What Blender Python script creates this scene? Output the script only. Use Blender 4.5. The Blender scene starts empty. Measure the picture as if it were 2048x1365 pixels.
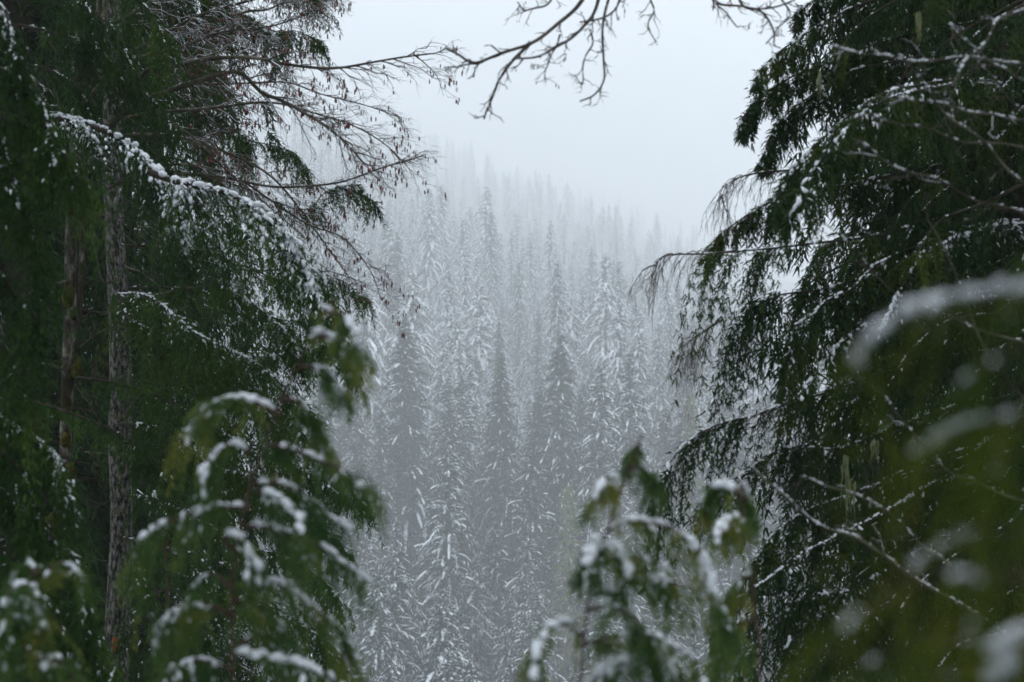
import bpy, math
import numpy as np
from mathutils import Vector

rng = np.random.default_rng(11)
scene = bpy.context.scene
C = scene.collection

# ------------------------------------------------------------------ camera, sky, sun, exposure
cam_d = bpy.data.cameras.new('camera')
cam_d.lens = 50.0
cam_d.sensor_width = 36.0
cam_d.clip_start = 0.05
cam_d.clip_end = 6000.0
cam_d.dof.use_dof = True
cam_d.dof.focus_distance = 11.0
cam_d.dof.aperture_fstop = 5.2
cam = bpy.data.objects.new('camera', cam_d)
C.objects.link(cam)
cam.location = (0, 0, 0)
cam.rotation_euler = (math.radians(90), 0, 0)
scene.camera = cam

world = bpy.data.worlds.new('World')
scene.world = world
world.use_nodes = True
nt = world.node_tree
nt.nodes.clear()
w_out = nt.nodes.new('ShaderNodeOutputWorld')
w_bg = nt.nodes.new('ShaderNodeBackground')
w_sky = nt.nodes.new('ShaderNodeTexSky')
w_sky.sky_type = 'NISHITA'
w_sky.sun_disc = False
w_sky.sun_elevation = math.radians(38)
w_sky.sun_rotation = math.radians(20)
w_sky.air_density = 1.0
w_sky.dust_density = 6.0
w_mix = nt.nodes.new('ShaderNodeMix')
w_mix.data_type = 'RGBA'
w_mix.inputs[0].default_value = 0.86          # overcast layer over the clear sky
w_mix.inputs[7].default_value = (14.6, 16.0, 17.8, 1)
nt.links.new(w_sky.outputs[0], w_mix.inputs[6])
nt.links.new(w_mix.outputs[2], w_bg.inputs[0])
w_bg.inputs[1].default_value = 0.1
nt.links.new(w_bg.outputs[0], w_out.inputs[0])

sun_d = bpy.data.lights.new('sun', 'SUN')
sun_d.energy = 0.5
sun_d.angle = math.radians(40)
sun_d.color = (1.0, 0.98, 0.95)
sun = bpy.data.objects.new('sun', sun_d)
C.objects.link(sun)
sun.rotation_euler = (math.radians(52), 0, math.radians(160))

scene.view_settings.view_transform = 'Standard'
scene.view_settings.look = 'None'
scene.view_settings.exposure = 0.0
scene.view_settings.gamma = 1.0
scene.view_settings.use_curve_mapping = False
scene.render.engine = 'CYCLES'
cy = scene.cycles
cy.max_bounces = 8
cy.diffuse_bounces = 3
cy.glossy_bounces = 1
cy.transmission_bounces = 2
cy.volume_bounces = 5
cy.use_denoising = True
try:
    cy.denoiser = 'OPENIMAGEDENOISE'
    cy.denoising_input_passes = 'RGB_ALBEDO_NORMAL'
except Exception:
    pass

HAZE = 0.0015
F = 2048 * 50 / 36.0
UP = np.array([0, 0, 1.0])


NS = 0.45      # the near trees stand 4 to 8 m away, the saplings under 2 m


def P(px, py, d):
    return np.array([(px - 1024) / F * d, d, -(py - 682.5) / F * d])


def PN(px, py, d):
    return P(px, py, d * NS)


# ------------------------------------------------------------------ materials
def new_mat(name):
    m = bpy.data.materials.new(name)
    m.use_nodes = True
    n = m.node_tree
    n.nodes.clear()
    out = n.nodes.new('ShaderNodeOutputMaterial')
    return m, n, out


def ramp(n, stops):
    r = n.nodes.new('ShaderNodeValToRGB')
    el = r.color_ramp.elements
    while len(el) > 1:
        el.remove(el[-1])
    el[0].position = stops[0][0]
    el[0].color = (*stops[0][1], 1)
    for p, c in stops[1:]:
        e = el.new(p)
        e.color = (*c, 1)
    return r


def noise(n, scale, detail=4.0, vec=None, rough=0.6):
    t = n.nodes.new('ShaderNodeTexNoise')
    t.inputs['Scale'].default_value = scale
    t.inputs['Detail'].default_value = detail
    t.inputs['Roughness'].default_value = rough
    if vec is not None:
        n.links.new(vec, t.inputs['Vector'])
    return t


def leaf_mat(name, stops, scale, translucent=0.25, rough=0.55, vary=0.22):
    m, n, out = new_mat(name)
    tc = n.nodes.new('ShaderNodeTexCoord')
    t = noise(n, scale, 5.0, tc.outputs['Object'])
    r = ramp(n, stops)
    oi = n.nodes.new('ShaderNodeObjectInfo')          # every bough has its own age and tone
    ma = n.nodes.new('ShaderNodeMath')
    ma.operation = 'MULTIPLY_ADD'
    ma.inputs[1].default_value = vary
    ma.inputs[2].default_value = -vary * 0.5
    n.links.new(oi.outputs['Random'], ma.inputs[0])
    ad = n.nodes.new('ShaderNodeMath')
    ad.operation = 'ADD'
    n.links.new(t.outputs['Fac'], ad.inputs[0])
    n.links.new(ma.outputs[0], ad.inputs[1])
    n.links.new(ad.outputs[0], r.inputs[0])
    b = n.nodes.new('ShaderNodeBsdfPrincipled')
    b.inputs['Roughness'].default_value = rough
    b.inputs['Specular IOR Level'].default_value = 0.12
    n.links.new(r.outputs[0], b.inputs['Base Color'])
    tr = n.nodes.new('ShaderNodeBsdfTranslucent')
    n.links.new(r.outputs[0], tr.inputs[0])
    mx = n.nodes.new('ShaderNodeMixShader')
    mx.inputs[0].default_value = translucent
    n.links.new(b.outputs[0], mx.inputs[1])
    n.links.new(tr.outputs[0], mx.inputs[2])
    n.links.new(mx.outputs[0], out.inputs[0])
    return m


def bark_mat(name, stops, scale, stretch=0.25, bump=0.5, moss=None):
    m, n, out = new_mat(name)
    tc = n.nodes.new('ShaderNodeTexCoord')
    mp = n.nodes.new('ShaderNodeMapping')
    mp.inputs['Scale'].default_value = (1, 1, stretch)
    n.links.new(tc.outputs['Object'], mp.inputs[0])
    t = noise(n, scale, 6.0, mp.outputs[0], 0.65)
    r = ramp(n, stops)
    n.links.new(t.outputs['Fac'], r.inputs[0])
    col = r.outputs[0]
    if moss:
        t2 = noise(n, moss[0], 4.0, tc.outputs['Object'])
        r2 = ramp(n, [(moss[1], (0, 0, 0)), (moss[1] + 0.08, (1, 1, 1))])
        n.links.new(t2.outputs['Fac'], r2.inputs[0])
        mx = n.nodes.new('ShaderNodeMix')
        mx.data_type = 'RGBA'
        n.links.new(r2.outputs[0], mx.inputs[0])
        n.links.new(col, mx.inputs[6])
        mx.inputs[7].default_value = (*moss[2], 1)
        col = mx.outputs[2]
    b = n.nodes.new('ShaderNodeBsdfPrincipled')
    b.inputs['Roughness'].default_value = 0.85
    b.inputs['Specular IOR Level'].default_value = 0.2
    n.links.new(col, b.inputs['Base Color'])
    bp = n.nodes.new('ShaderNodeBump')
    bp.inputs['Strength'].default_value = bump
    bp.inputs['Distance'].default_value = 0.012
    n.links.new(t.outputs['Fac'], bp.inputs['Height'])
    n.links.new(bp.outputs[0], b.inputs['Normal'])
    n.links.new(b.outputs[0], out.inputs[0])
    return m


def snow_mat():
    m, n, out = new_mat('snow')
    tc = n.nodes.new('ShaderNodeTexCoord')
    t = noise(n, 9.0, 4.0, tc.outputs['Object'])
    r = ramp(n, [(0.3, (0.84, 0.87, 0.90)), (0.7, (0.93, 0.94, 0.95))])
    n.links.new(t.outputs['Fac'], r.inputs[0])
    b = n.nodes.new('ShaderNodeBsdfPrincipled')
    b.inputs['Roughness'].default_value = 0.7
    b.inputs['Specular IOR Level'].default_value = 0.2
    n.links.new(r.outputs[0], b.inputs['Base Color'])
    n.links.new(b.outputs[0], out.inputs[0])
    return m


M_SNOW = snow_mat()
M_HEM = leaf_mat('hemlock_needles', [(0.28, (0.012, 0.034, 0.008)), (0.5, (0.034, 0.082, 0.016)), (0.7, (0.075, 0.13, 0.020))], 3.8)
M_CED = leaf_mat('cedar_scales', [(0.28, (0.011, 0.030, 0.009)), (0.52, (0.027, 0.062, 0.014)), (0.72, (0.080, 0.115, 0.017))], 3.3)
M_SAP = leaf_mat('sapling_scales', [(0.3, (0.040, 0.102, 0.030)), (0.5, (0.085, 0.155, 0.040)), (0.66, (0.23, 0.24, 0.048))], 14.0, 0.45)
M_NEAR = leaf_mat('near_cedar_scales', [(0.3, (0.032, 0.070, 0.008)), (0.5, (0.068, 0.112, 0.010)), (0.66, (0.15, 0.16, 0.014))], 14.0, 0.4)
M_BACK = leaf_mat('shade_conifer_needles', [(0.3, (0.008, 0.022, 0.006)), (0.6, (0.016, 0.042, 0.010)), (0.8, (0.034, 0.060, 0.012))], 1.6)
M_FAR = leaf_mat('fir_needles', [(0.3, (0.010, 0.022, 0.012)), (0.7, (0.026, 0.050, 0.022))], 0.4, 0.1)
M_FARY = leaf_mat('yellow_green_needles', [(0.3, (0.09, 0.10, 0.03)), (0.7, (0.20, 0.20, 0.07))], 0.4, 0.1)
M_BARK = bark_mat('pale_blotched_bark', [(0.38, (0.012, 0.010, 0.008)), (0.46, (0.05, 0.045, 0.038)), (0.54, (0.17, 0.16, 0.14)), (0.68, (0.27, 0.255, 0.22))], 60.0, 0.45, 0.8, (11.0, 0.63, (0.10, 0.095, 0.02)))
M_MOSSB = bark_mat('mossy_bark', [(0.36, (0.014, 0.011, 0.008)), (0.5, (0.06, 0.05, 0.035)), (0.62, (0.26, 0.24, 0.2))], 18.0, 0.4, 0.7, (5.8, 0.52, (0.032, 0.026, 0.007)))
M_LIMB = bark_mat('limb_bark', [(0.35, (0.020, 0.015, 0.011)), (0.7, (0.075, 0.060, 0.045))], 14.0, 1.0, 0.3)
M_ALD = bark_mat('alder_bark', [(0.35, (0.030, 0.025, 0.018)), (0.5, (0.075, 0.068, 0.045)), (0.7, (0.20, 0.19, 0.14))], 7.0, 1.0, 0.3)
M_TWIG = bark_mat('twig_bark', [(0.35, (0.040, 0.030, 0.024)), (0.7, (0.14, 0.11, 0.09))], 6.0, 1.0, 0.1)
M_CATK = bark_mat('catkin_red', [(0.35, (0.10, 0.026, 0.018)), (0.7, (0.21, 0.055, 0.036))], 20.0, 1.0, 0.1)
M_LICH = bark_mat('lichen_green', [(0.35, (0.16, 0.18, 0.08)), (0.7, (0.30, 0.32, 0.17))], 20.0, 1.0, 0.2)
M_STEM = bark_mat('sapling_stem_bark', [(0.35, (0.050, 0.030, 0.022)), (0.7, (0.12, 0.08, 0.06))], 40.0, 0.4, 0.2)
M_LEAFO = bark_mat('withered_orange', [(0.35, (0.20, 0.045, 0.012)), (0.7, (0.34, 0.09, 0.02))], 20.0, 1.0, 0.2)


# ------------------------------------------------------------------ mesh builder
def ico(sub):
    import bmesh
    bm = bmesh.new()
    bmesh.ops.create_icosphere(bm, subdivisions=sub, radius=1.0)
    v = np.array([x.co[:] for x in bm.verts])
    f = np.array([[q.index for q in p.verts] for p in bm.faces])
    bm.free()
    return v, f


ICO1 = ico(1)
ICO2 = ico(2)


class MB:
    def __init__(self):
        self.v, self.q, self.t, self.n = [], [], [], 0

    def add(self, V, Q=None, T=None):
        V = np.asarray(V, float).reshape(-1, 3)
        if Q is not None and len(Q):
            self.q.append(np.asarray(Q, np.int64).reshape(-1, 4) + self.n)
        if T is not None and len(T):
            self.t.append(np.asarray(T, np.int64).reshape(-1, 3) + self.n)
        self.v.append(V)
        self.n += len(V)

    def leaves(self, base, d, side, ln, wd):
        """diamond leaves: arrays (...,3) and (...)"""
        base, d, side = (a.reshape(-1, 3) for a in np.broadcast_arrays(base, d, side))
        V = np.stack([base + side * wd * 0.5, base + d * ln, base - side * wd * 0.5], 1)
        self.add(V, None, np.arange(len(base) * 3).reshape(-1, 3))

    def blobs(self, c, s, frame=None, lod=1, jit=0.22):
        """lumpy ellipsoids: c (N,3), s (N,3); frame (N,3,3) rows = axes"""
        iv, f = ICO1 if lod == 1 else ICO2
        N = len(c)
        if N == 0:
            return
        V = iv[None] * (1 + rng.normal(0, jit, (N, len(iv), 1))) * s[:, None, :]
        if frame is not None:
            V = np.einsum('nki,nij->nkj', V, frame)
        V = V + c[:, None, :]
        T = f[None] + (np.arange(N) * len(iv))[:, None, None]
        self.add(V, None, T)

    def tubes(self, pts, rad, sides=3, cap=False):
        """pts (N,K,3), rad (N,K)"""
        pts = np.asarray(pts, float)
        N, K = pts.shape[:2]
        if N == 0:
            return
        tan = np.gradient(pts, axis=1)
        tan /= np.linalg.norm(tan, axis=2, keepdims=True) + 1e-9
        ref = np.where(np.abs(tan[:, :1, 2:3]) > 0.8, np.array([1.0, 0, 0]), UP)
        ref = np.broadcast_to(ref, tan.shape)
        s = np.cross(tan, ref)
        s /= np.linalg.norm(s, axis=2, keepdims=True) + 1e-9
        u = np.cross(s, tan)
        a = np.arange(sides) / sides * 2 * np.pi
        ring = np.cos(a)[None, None, :, None] * s[:, :, None] + np.sin(a)[None, None, :, None] * u[:, :, None]
        V = pts[:, :, None] + ring * np.asarray(rad)[:, :, None, None]
        i = np.arange(N)[:, None, None] * K * sides
        k = np.arange(K - 1)[None, :, None] * sides
        j = np.arange(sides)[None, None, :]
        j2 = (j + 1) % sides
        Q = np.stack([i + k + j, i + k + j2, i + k + sides + j2, i + k + sides + j], -1)
        self.add(V, Q)

    def mesh(self, name, mat, smooth=False):
        me = bpy.data.meshes.new(name)
        V = np.concatenate(self.v) if self.v else np.zeros((0, 3))
        Q = np.concatenate(self.q) if self.q else np.zeros((0, 4), np.int64)
        T = np.concatenate(self.t) if self.t else np.zeros((0, 3), np.int64)
        me.vertices.add(len(V))
        me.vertices.foreach_set('co', V.astype(np.float32).ravel())
        loops = np.concatenate([Q.ravel(), T.ravel()]).astype(np.int32)
        me.loops.add(len(loops))
        me.loops.foreach_set('vertex_index', loops)
        st = np.concatenate([np.arange(len(Q)) * 4, len(Q) * 4 + np.arange(len(T)) * 3]).astype(np.int32)
        me.polygons.add(len(st))
        me.polygons.foreach_set('loop_start', st)
        if smooth:
            me.polygons.foreach_set('use_smooth', np.ones(len(st), bool))
        me.update(calc_edges=True)
        me.materials.append(mat)
        return me

    def build(self, name, mat, parent=None, smooth=False):
        return link(name, self.mesh(name, mat, smooth), parent)


def link(name, data, parent=None):
    o = bpy.data.objects.new(name, data)
    C.objects.link(o)
    if parent is not None:
        o.parent = parent
        # parts carry world coordinates: cancel the parent's placement
        if data is not None and not getattr(link, 'local', False):
            pl = parent
            off = Vector((0, 0, 0))
            while pl is not None:
                off += pl.location
                pl = pl.parent
            o.location = -off
    return o


def tag(o, label, cat, group=None, kind=None):
    if label:
        o['label'] = label
    if cat:
        o['category'] = cat
    if group:
        o['group'] = group
    if kind:
        o['kind'] = kind
    return o


def thing(name, label, cat, loc=(0, 0, 0), group=None):
    o = link(name, None)
    o.location = loc
    return tag(o, label, cat, group)


def norm(a):
    return a / (np.linalg.norm(a, axis=-1, keepdims=True) + 1e-9)


def resample(pts, n):
    """Catmull-Rom through pts, n samples"""
    p = np.asarray(pts, float)
    if len(p) == 2:
        p = np.stack([p[0], (p[0] + p[1]) / 2, p[1]])
    q = np.concatenate([[2 * p[0] - p[1]], p, [2 * p[-1] - p[-2]]])
    seg = np.linalg.norm(np.diff(p, axis=0), axis=1)
    cum = np.concatenate([[0], np.cumsum(seg)])
    t = np.linspace(0, cum[-1], n)
    i = np.clip(np.searchsorted(cum, t, side='right') - 1, 0, len(seg) - 1)
    u = ((t - cum[i]) / (seg[i] + 1e-9))[:, None]
    a, b, c, d = q[i], q[i + 1], q[i + 2], q[i + 3]
    return 0.5 * (2 * b + (c - a) * u + (2 * a - 5 * b + 4 * c - d) * u ** 2 + (3 * b - a - 3 * c + d) * u ** 3)


# ------------------------------------------------------------------ terrain
PY = [-90, -8, 0, 6, 12, 20, 40, 80, 130, 180, 215, 260, 300, 350, 540, 950, 1550, 2000, 2150, 2500]
PZ = [2.0, -1.6, -1.75, -3.0, -5.0, -8.0, -18, -40, -64, -78, -74, -54, -45, -33, -2, 52, 140, 205, 170, 90]


def ground_h(x, y):
    x = np.asarray(x, float)
    y = np.asarray(y, float)
    h = np.interp(y, PY, PZ)
    k = np.clip((y - 280) / 520, 0, 1) * np.clip((2500 - y) / 400, 0, 1)
    h = h - 190 * k * np.tanh(0.38 * x / 190) + 11 * k * np.sin(x * 0.021 + y * 0.006) + 7 * k * np.sin(x * 0.047 - y * 0.011 + 2)
    h = h + np.clip(y / 60, 0, 1) * (1.6 * np.sin(x * 0.11 + y * 0.05) + 1.2 * np.sin(x * 0.05 - y * 0.09 + 1))
    return h


gx = np.concatenate([np.linspace(-700, -60, 30), np.linspace(-55, 55, 56), np.linspace(60, 700, 30)])
gy = np.concatenate([np.linspace(-88, -4, 14), np.linspace(0, 60, 48), np.linspace(64, 300, 60), np.linspace(308, 2010, 130), np.linspace(2030, 2490, 16)])
X, Y = np.meshgrid(gx, gy)
Z = ground_h(X, Y) + rng.normal(0, 0.05, X.shape)
g = MB()
nx, ny = len(gx), len(gy)
ii = np.arange(nx * ny).reshape(ny, nx)
g.add(np.stack([X, Y, Z], -1), np.stack([ii[:-1, :-1], ii[:-1, 1:], ii[1:, 1:], ii[1:, :-1]], -1))
mg, n_, out_ = new_mat('forest_floor')
tc_ = n_.nodes.new('ShaderNodeTexCoord')
t1 = noise(n_, 0.35, 8.0, tc_.outputs['Object'], 0.7)
r1 = ramp(n_, [(0.36, (0.03, 0.028, 0.016)), (0.48, (0.05, 0.055, 0.028)), (0.56, (0.55, 0.58, 0.62)), (0.72, (0.8, 0.82, 0.86))])
n_.links.new(t1.outputs['Fac'], r1.inputs[0])
b_ = n_.nodes.new('ShaderNodeBsdfPrincipled')
b_.inputs['Roughness'].default_value = 0.9
n_.links.new(r1.outputs[0], b_.inputs['Base Color'])
bp_ = n_.nodes.new('ShaderNodeBump')
bp_.inputs['Distance'].default_value = 0.3
n_.links.new(t1.outputs['Fac'], bp_.inputs['Height'])
n_.links.new(bp_.outputs[0], b_.inputs['Normal'])
n_.links.new(b_.outputs[0], out_.inputs[0])
tag(g.build('ground', mg, None, True), 'sloping forest floor patched with snow under the trees', None, None, 'structure')


# ------------------------------------------------------------------ far conifers (valley and hillside)
def far_conifer(H, crown, wmax, snowy, seed_shift=0, lod=1.0, gap=0.58):
    """local coords, base at 0; returns trunk, foliage, snow builders"""
    tr, fo, sn = MB(), MB(), MB()
    bend = rng.normal(0, 0.15, 2)
    zz = np.linspace(0, H, 9)
    tp = np.stack([bend[0] * np.sin(zz / H * 3), bend[1] * np.sin(zz / H * 2.3), zz], -1)
    tr.tubes(tp[None], (0.011 * H * (1 - zz / H) ** 0.8 + 0.03)[None], 6)
    hs, az = [], []
    h = H - 0.35
    while h > H - crown:
        f = (H - h) / crown
        nb = rng.integers(4, 7) if f > 0.08 else 3
        a0 = rng.uniform(0, 6.28)
        for k in range(nb):
            hs.append(h + rng.normal(0, 0.16))
            az.append(a0 + k * 6.283 / nb + rng.normal(0, 0.3))
        h -= gap * rng.uniform(0.6, 1.25) * (0.65 + 0.5 * f) / lod
    hs, az = np.array(hs), np.array(az)
    f = np.clip((H - hs) / crown, 0, 1)
    B = len(hs)
    L = wmax * (f ** (0.72 if snowy > 0.75 else 0.74)) * rng.uniform(0.5, 1.15, B) + 0.3
    keep = rng.random(B) > (0.06 if snowy > 0.75 else 0.2)
    hs, az, f, L = hs[keep], az[keep], f[keep], L[keep]
    B = len(hs)
    K = 7
    s = np.linspace(0, 1, K)[None]
    hill = snowy > 0.75
    droop = ((0.59 if hill else 0.52) + (0.32 if hill else 0.20) * f + rng.normal(0, 0.15, B))[:, None]
    rise = ((0.28 if hill else 0.40) - (0.25 if hill else 0.14) * f + rng.normal(0, 0.12, B))[:, None]
    r = L[:, None] * s * (1 - 0.12 * s)
    z = hs[:, None] + L[:, None] * (rise * s - droop * s ** 2.2)
    sway = (az[:, None] + rng.normal(0, 0.12, (B, 1)) * s)
    ax = np.stack([np.cos(sway) * r, np.sin(sway) * r, z], -1)
    ax[..., 0] += np.interp(hs, zz, tp[:, 0])[:, None]
    ax[..., 1] += np.interp(hs, zz, tp[:, 1])[:, None]
    tan = norm(np.gradient(ax, axis=1))
    side = norm(np.cross(tan, UP))
    J = 3 if lod >= 1 else 2
    base = ax[:, 1:, None, None]
    sg = np.array([-1.0, 1.0])[None, None, :, None, None]
    d = tan[:, 1:, None, None] * 0.75 + side[:, 1:, None, None] * sg * rng.uniform(0.35, 1.1, (B, K - 1, 2, J, 1)) \
        - UP * rng.uniform(0.35, 1.25, (B, K - 1, 2, J, 1))
    d = norm(d + rng.normal(0, 0.15, d.shape))
    ln = (0.34 + 0.10 * L[:, None, None, None]) * rng.uniform(0.5, 1.25, (B, K - 1, 2, J)) * (1.15 - 0.45 * s[0, 1:])[None, :, None, None]
    ls = norm(np.cross(d, rng.normal(0, 1, d.shape)))
    bb = np.broadcast_to(base, d.shape) + rng.normal(0, 0.10, d.shape)
    fo.leaves(bb, d, ls, ln.ravel()[:, None], (ln * 0.36 / (0.8 if lod < 1 else 1.0)).ravel()[:, None])
    # needle-clad core of each branch
    fo.tubes(ax, (0.16 * (1.08 - s) + 0.035) * np.ones((B, 1)), 3)
    # snow lying along branches: tented ribbons
    p_has = snowy
    a = rng.uniform(0.15, 0.8, B) * (1.25 - snowy)
    e = np.minimum(1.0, a + rng.uniform(0.4, 1.0, B) + 0.3 * (snowy > 0.75))
    has = rng.random(B) < p_has
    idx = np.nonzero(has)[0]
    Ks = 6
    u = np.linspace(0, 1, Ks)[None]
    par = (a[idx, None] + (e - a)[idx, None] * u) * (K - 1)
    i0 = np.clip(par.astype(int), 0, K - 2)
    fr = (par - i0)[..., None]
    rows = idx[:, None]
    c = ax[rows, i0] * (1 - fr) + ax[rows, i0 + 1] * fr
    sd = side[rows, i0]
    wdt = (0.080 + 0.17 * max(0, snowy - 0.6) + 0.010 * L[idx, None]) * np.sin(np.pi * (0.08 + 0.86 * u)) ** 0.4 * rng.uniform(0.25, 1.75, (len(idx), Ks))
    up = UP * (0.10 + 0.35 * wdt[..., None])
    V = np.stack([c - sd * wdt[..., None] - UP * 0.02, c + up, c + sd * wdt[..., None] - UP * 0.02], 2)
    N = len(idx)
    b0 = np.arange(N)[:, None, None] * Ks * 3 + np.arange(Ks - 1)[None, :, None] * 3 + np.array([0, 1])[None, None]
    sn.add(V, np.stack([b0, b0 + 1, b0 + 4, b0 + 3], -1))
    # snow on the side sprays
    m = (rng.random(ln.shape) < (0.09 + 0.75 * max(0, snowy - 0.6) / 0.4))
    if m.any():
        dd = d[m]
        hor = norm(np.cross(dd, UP))
        sn.leaves(bb[m] + UP * 0.06, dd, hor, (ln[m] * 0.95)[:, None], (ln[m] * (0.30 if snowy > 0.75 else 0.17))[:, None])
    # cap on the leader
    sn.blobs(np.array([[bend[0] * np.sin(3), bend[1] * np.sin(2.3), H - 0.25]]), np.array([[0.07, 0.07, 0.3]]))
    return tr, fo, sn


def far_variant(name, snowy, mat=M_FAR, **kw):
    tr, fo, sn = far_conifer(snowy=snowy, **kw)
    return (tr.mesh(name + '_trunk', M_LIMB), fo.mesh(name + '_crown', mat), sn.mesh(name + '_snow', M_SNOW), kw['H'])


VALLEY = [far_variant('valley_fir', sp, H=H, crown=cr, wmax=w) for sp, H, cr, w in
          ((0.745, 46, 33, 8.6), (0.70, 44, 32, 7.8), (0.74, 47, 34, 9.2), (0.45, 46, 32, 7.6), (0.73, 43, 32, 9.4), (0.38, 48, 34, 8.4), (0.40, 44, 30, 8.8))]
HILL = [far_variant('hill_fir', sp, H=H, crown=cr, wmax=w, gap=0.9) for sp, H, cr, w in
        ((0.98, 40, 32, 8.2), (0.96, 38, 30, 7.4), (0.93, 41, 33, 8.8), (1.0, 36, 29, 8.4), (0.80, 44, 34, 6.6), (0.98, 34, 27, 8.8), (0.90, 42, 24, 6.4), (0.60, 46, 26, 5.8))]
YELLOW = [far_variant('young_fir', 0.10, mat=M_FARY, H=34, crown=22, wmax=2.4)]

ORD = ['zeroth', 'first', 'second', 'third', 'fourth', 'fifth', 'sixth', 'seventh', 'eighth', 'ninth', 'tenth',
       'eleventh', 'twelfth', 'thirteenth', 'fourteenth', 'fifteenth', 'sixteenth', 'seventeenth', 'eighteenth',
       'nineteenth', 'twentieth', 'twenty-first', 'twenty-second', 'twenty-third', 'twenty-fourth', 'twenty-fifth']


def place_far(name, variant, x, y, hgt, rz, label, cat, group):
    tm, fm, sm, H = variant
    link.local = True
    o = link(name, None)
    z = float(ground_h(x, y)) - 0.4
    o.location = (x, y, z)
    o.rotation_euler = (rng.normal(0, 0.022), rng.normal(0, 0.022), rz)
    k = hgt / H
    o.scale = (k * rng.uniform(0.8, 1.3), k * rng.uniform(0.8, 1.3), k)
    for nm, me in (('trunk', tm), ('crown', fm), ('snow', sm)):
        c = link(nm, me, o)
        if nm == 'snow':
            c['kind'] = 'stuff'
    link.local = False
    tag(o, label, cat, group)
    return o


def row_xs(d, spacing, lo=520, hi=1640):
    a, b = (lo - 1024) / F * d, (hi - 1024) / F * d
    n = max(2, int(round((b - a) / spacing)))
    return a + (np.arange(n) + 0.5) / n * (b - a) + rng.normal(0, spacing * 0.2, n)


rows = []
d = 148.0
while d < 280:
    rows.append((d, row_xs(d, 8.2 + rng.uniform(-0.6, 0.6))))
    d += rng.uniform(10.0, 12.5)
nrow = len(rows)
for k, (d, xs) in enumerate(rows):
    for j, x in enumerate(xs):
        y = d + rng.normal(0, 2.8)
        v = VALLEY[rng.choice([3, 5, 6, 1] if d > 226 else [0, 1, 2, 4, 0, 3])]
        hgt = rng.uniform(37, 49) if d > 170 else rng.uniform(32, 40)
        lab = 'snow-dusted dark fir, %s from the left in the %s valley row from the front' % (ORD[j + 1], ORD[k + 1])
        place_far('valley_fir', v, x, y, hgt, rng.uniform(0, 6.28), lab, 'tree', 'dark firs on the valley floor')

# the pointed firs that stand above their neighbours in the photograph
for px, py, d, lab, vi in ((1097, 668, 252, 'tallest dark pointed fir at centre, spire against the white hillside', 5),
                           (822, 632, 258, 'tall dark fir spire left of centre, above the valley trees', 3),
                           (1258, 700, 256, 'dark narrow fir right of centre with a bare pointed top', 1),
                           (1182, 725, 247, 'smaller pointed dark fir just right of the central spire', 0),
                           (1010, 705, 255, 'slim dark fir just left of the central spire', 3),
                           (905, 880, 214, 'broad fir with long snow-edged boughs below the left spire', 2)):
    p = P(px, py, d)
    gz = float(ground_h(p[0], p[1])) - 0.4
    place_far('spire_fir', VALLEY[vi], p[0], p[1], p[2] - gz, 1.0, lab, 'tree', 'pointed firs above the valley')
for px, py, d, lab in ((1372, 785, 236, 'pale yellow-green young conifer at the right of the valley'),
                       (1136, 965, 205, 'pale yellow-green young conifer low in the middle of the valley'),
                       (1000, 715, 262, 'faint yellow-green conifer between the dark spires')):
    p = P(px, py, d)
    gz = float(ground_h(p[0], p[1])) - 0.4
    place_far('young_conifer', YELLOW[0], p[0], p[1], p[2] - gz, 1.0, lab, 'tree', 'yellow-green young conifers')

hrows = []
d = 292.0
while d < 1980:
    hrows.append((d, row_xs(d, 8.0 + d * 0.010, 580, 1540)))
    d += rng.uniform(10, 14) * (0.7 + (d / 700) ** 1.2)
count = 0
late = []
for k, (d, xs) in enumerate(hrows):
    for j, x in enumerate(xs):
        y = d + rng.normal(0, 6)
        vi = rng.integers(len(HILL))
        hgt = rng.uniform(25, 46) if rng.random() < 0.85 else rng.uniform(44, 54)
        rz = rng.uniform(0, 6.28)
        if k < 16:
            lab = 'snow-laden pale fir, %s from the left in the %s row up the misty hillside' % (ORD[j + 1], ORD[k + 1])
            place_far('hillside_fir', HILL[vi], x, y, hgt, rz, lab, 'tree', 'white firs on the hillside')
            count += 1
        else:
            late.append((x, y, hgt, rz))
# the faint trees high in the cloud read as one mass: one object, scattered on its points
srcs = []
for w in (7.0, 8.0, 8.8, 6.0):
    tr, fo, sn = far_conifer(H=40, crown=32, wmax=w, snowy=0.95, lod=0.62, gap=0.95)
    nt_, nf_ = tr.n, fo.n
    al = MB()
    order = []
    for src in (tr, fo, sn):
        al.add(np.concatenate(src.v), np.concatenate(src.q) if src.q else None, np.concatenate(src.t) if src.t else None)
    me = al.mesh('distant_fir', M_FAR)
    me.materials.append(M_SNOW)
    first = np.empty(len(me.polygons), np.int32)
    me.polygons.foreach_get('loop_start', first)
    lv = np.empty(len(me.loops), np.int32)
    me.loops.foreach_get('vertex_index', lv)
    me.polygons.foreach_set('material_index', (lv[first] >= nt_ + nf_).astype(np.int32))
    srcs.append(bpy.data.objects.new('distant_fir', me))
lm = bpy.data.meshes.new('distant_forest')
la = np.array(late)
lm.vertices.add(len(la))
lm.vertices.foreach_set('co', np.stack([la[:, 0], la[:, 1], ground_h(la[:, 0], la[:, 1]) - 0.4], 1).astype(np.float32).ravel())
at_ = lm.attributes.new('turn', 'FLOAT_VECTOR', 'POINT')
at_.data.foreach_set('vector', np.stack([rng.normal(0, 0.02, len(la)), rng.normal(0, 0.02, len(la)), la[:, 3]], 1).astype(np.float32).ravel())
at_ = lm.attributes.new('size', 'FLOAT_VECTOR', 'POINT')
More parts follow.
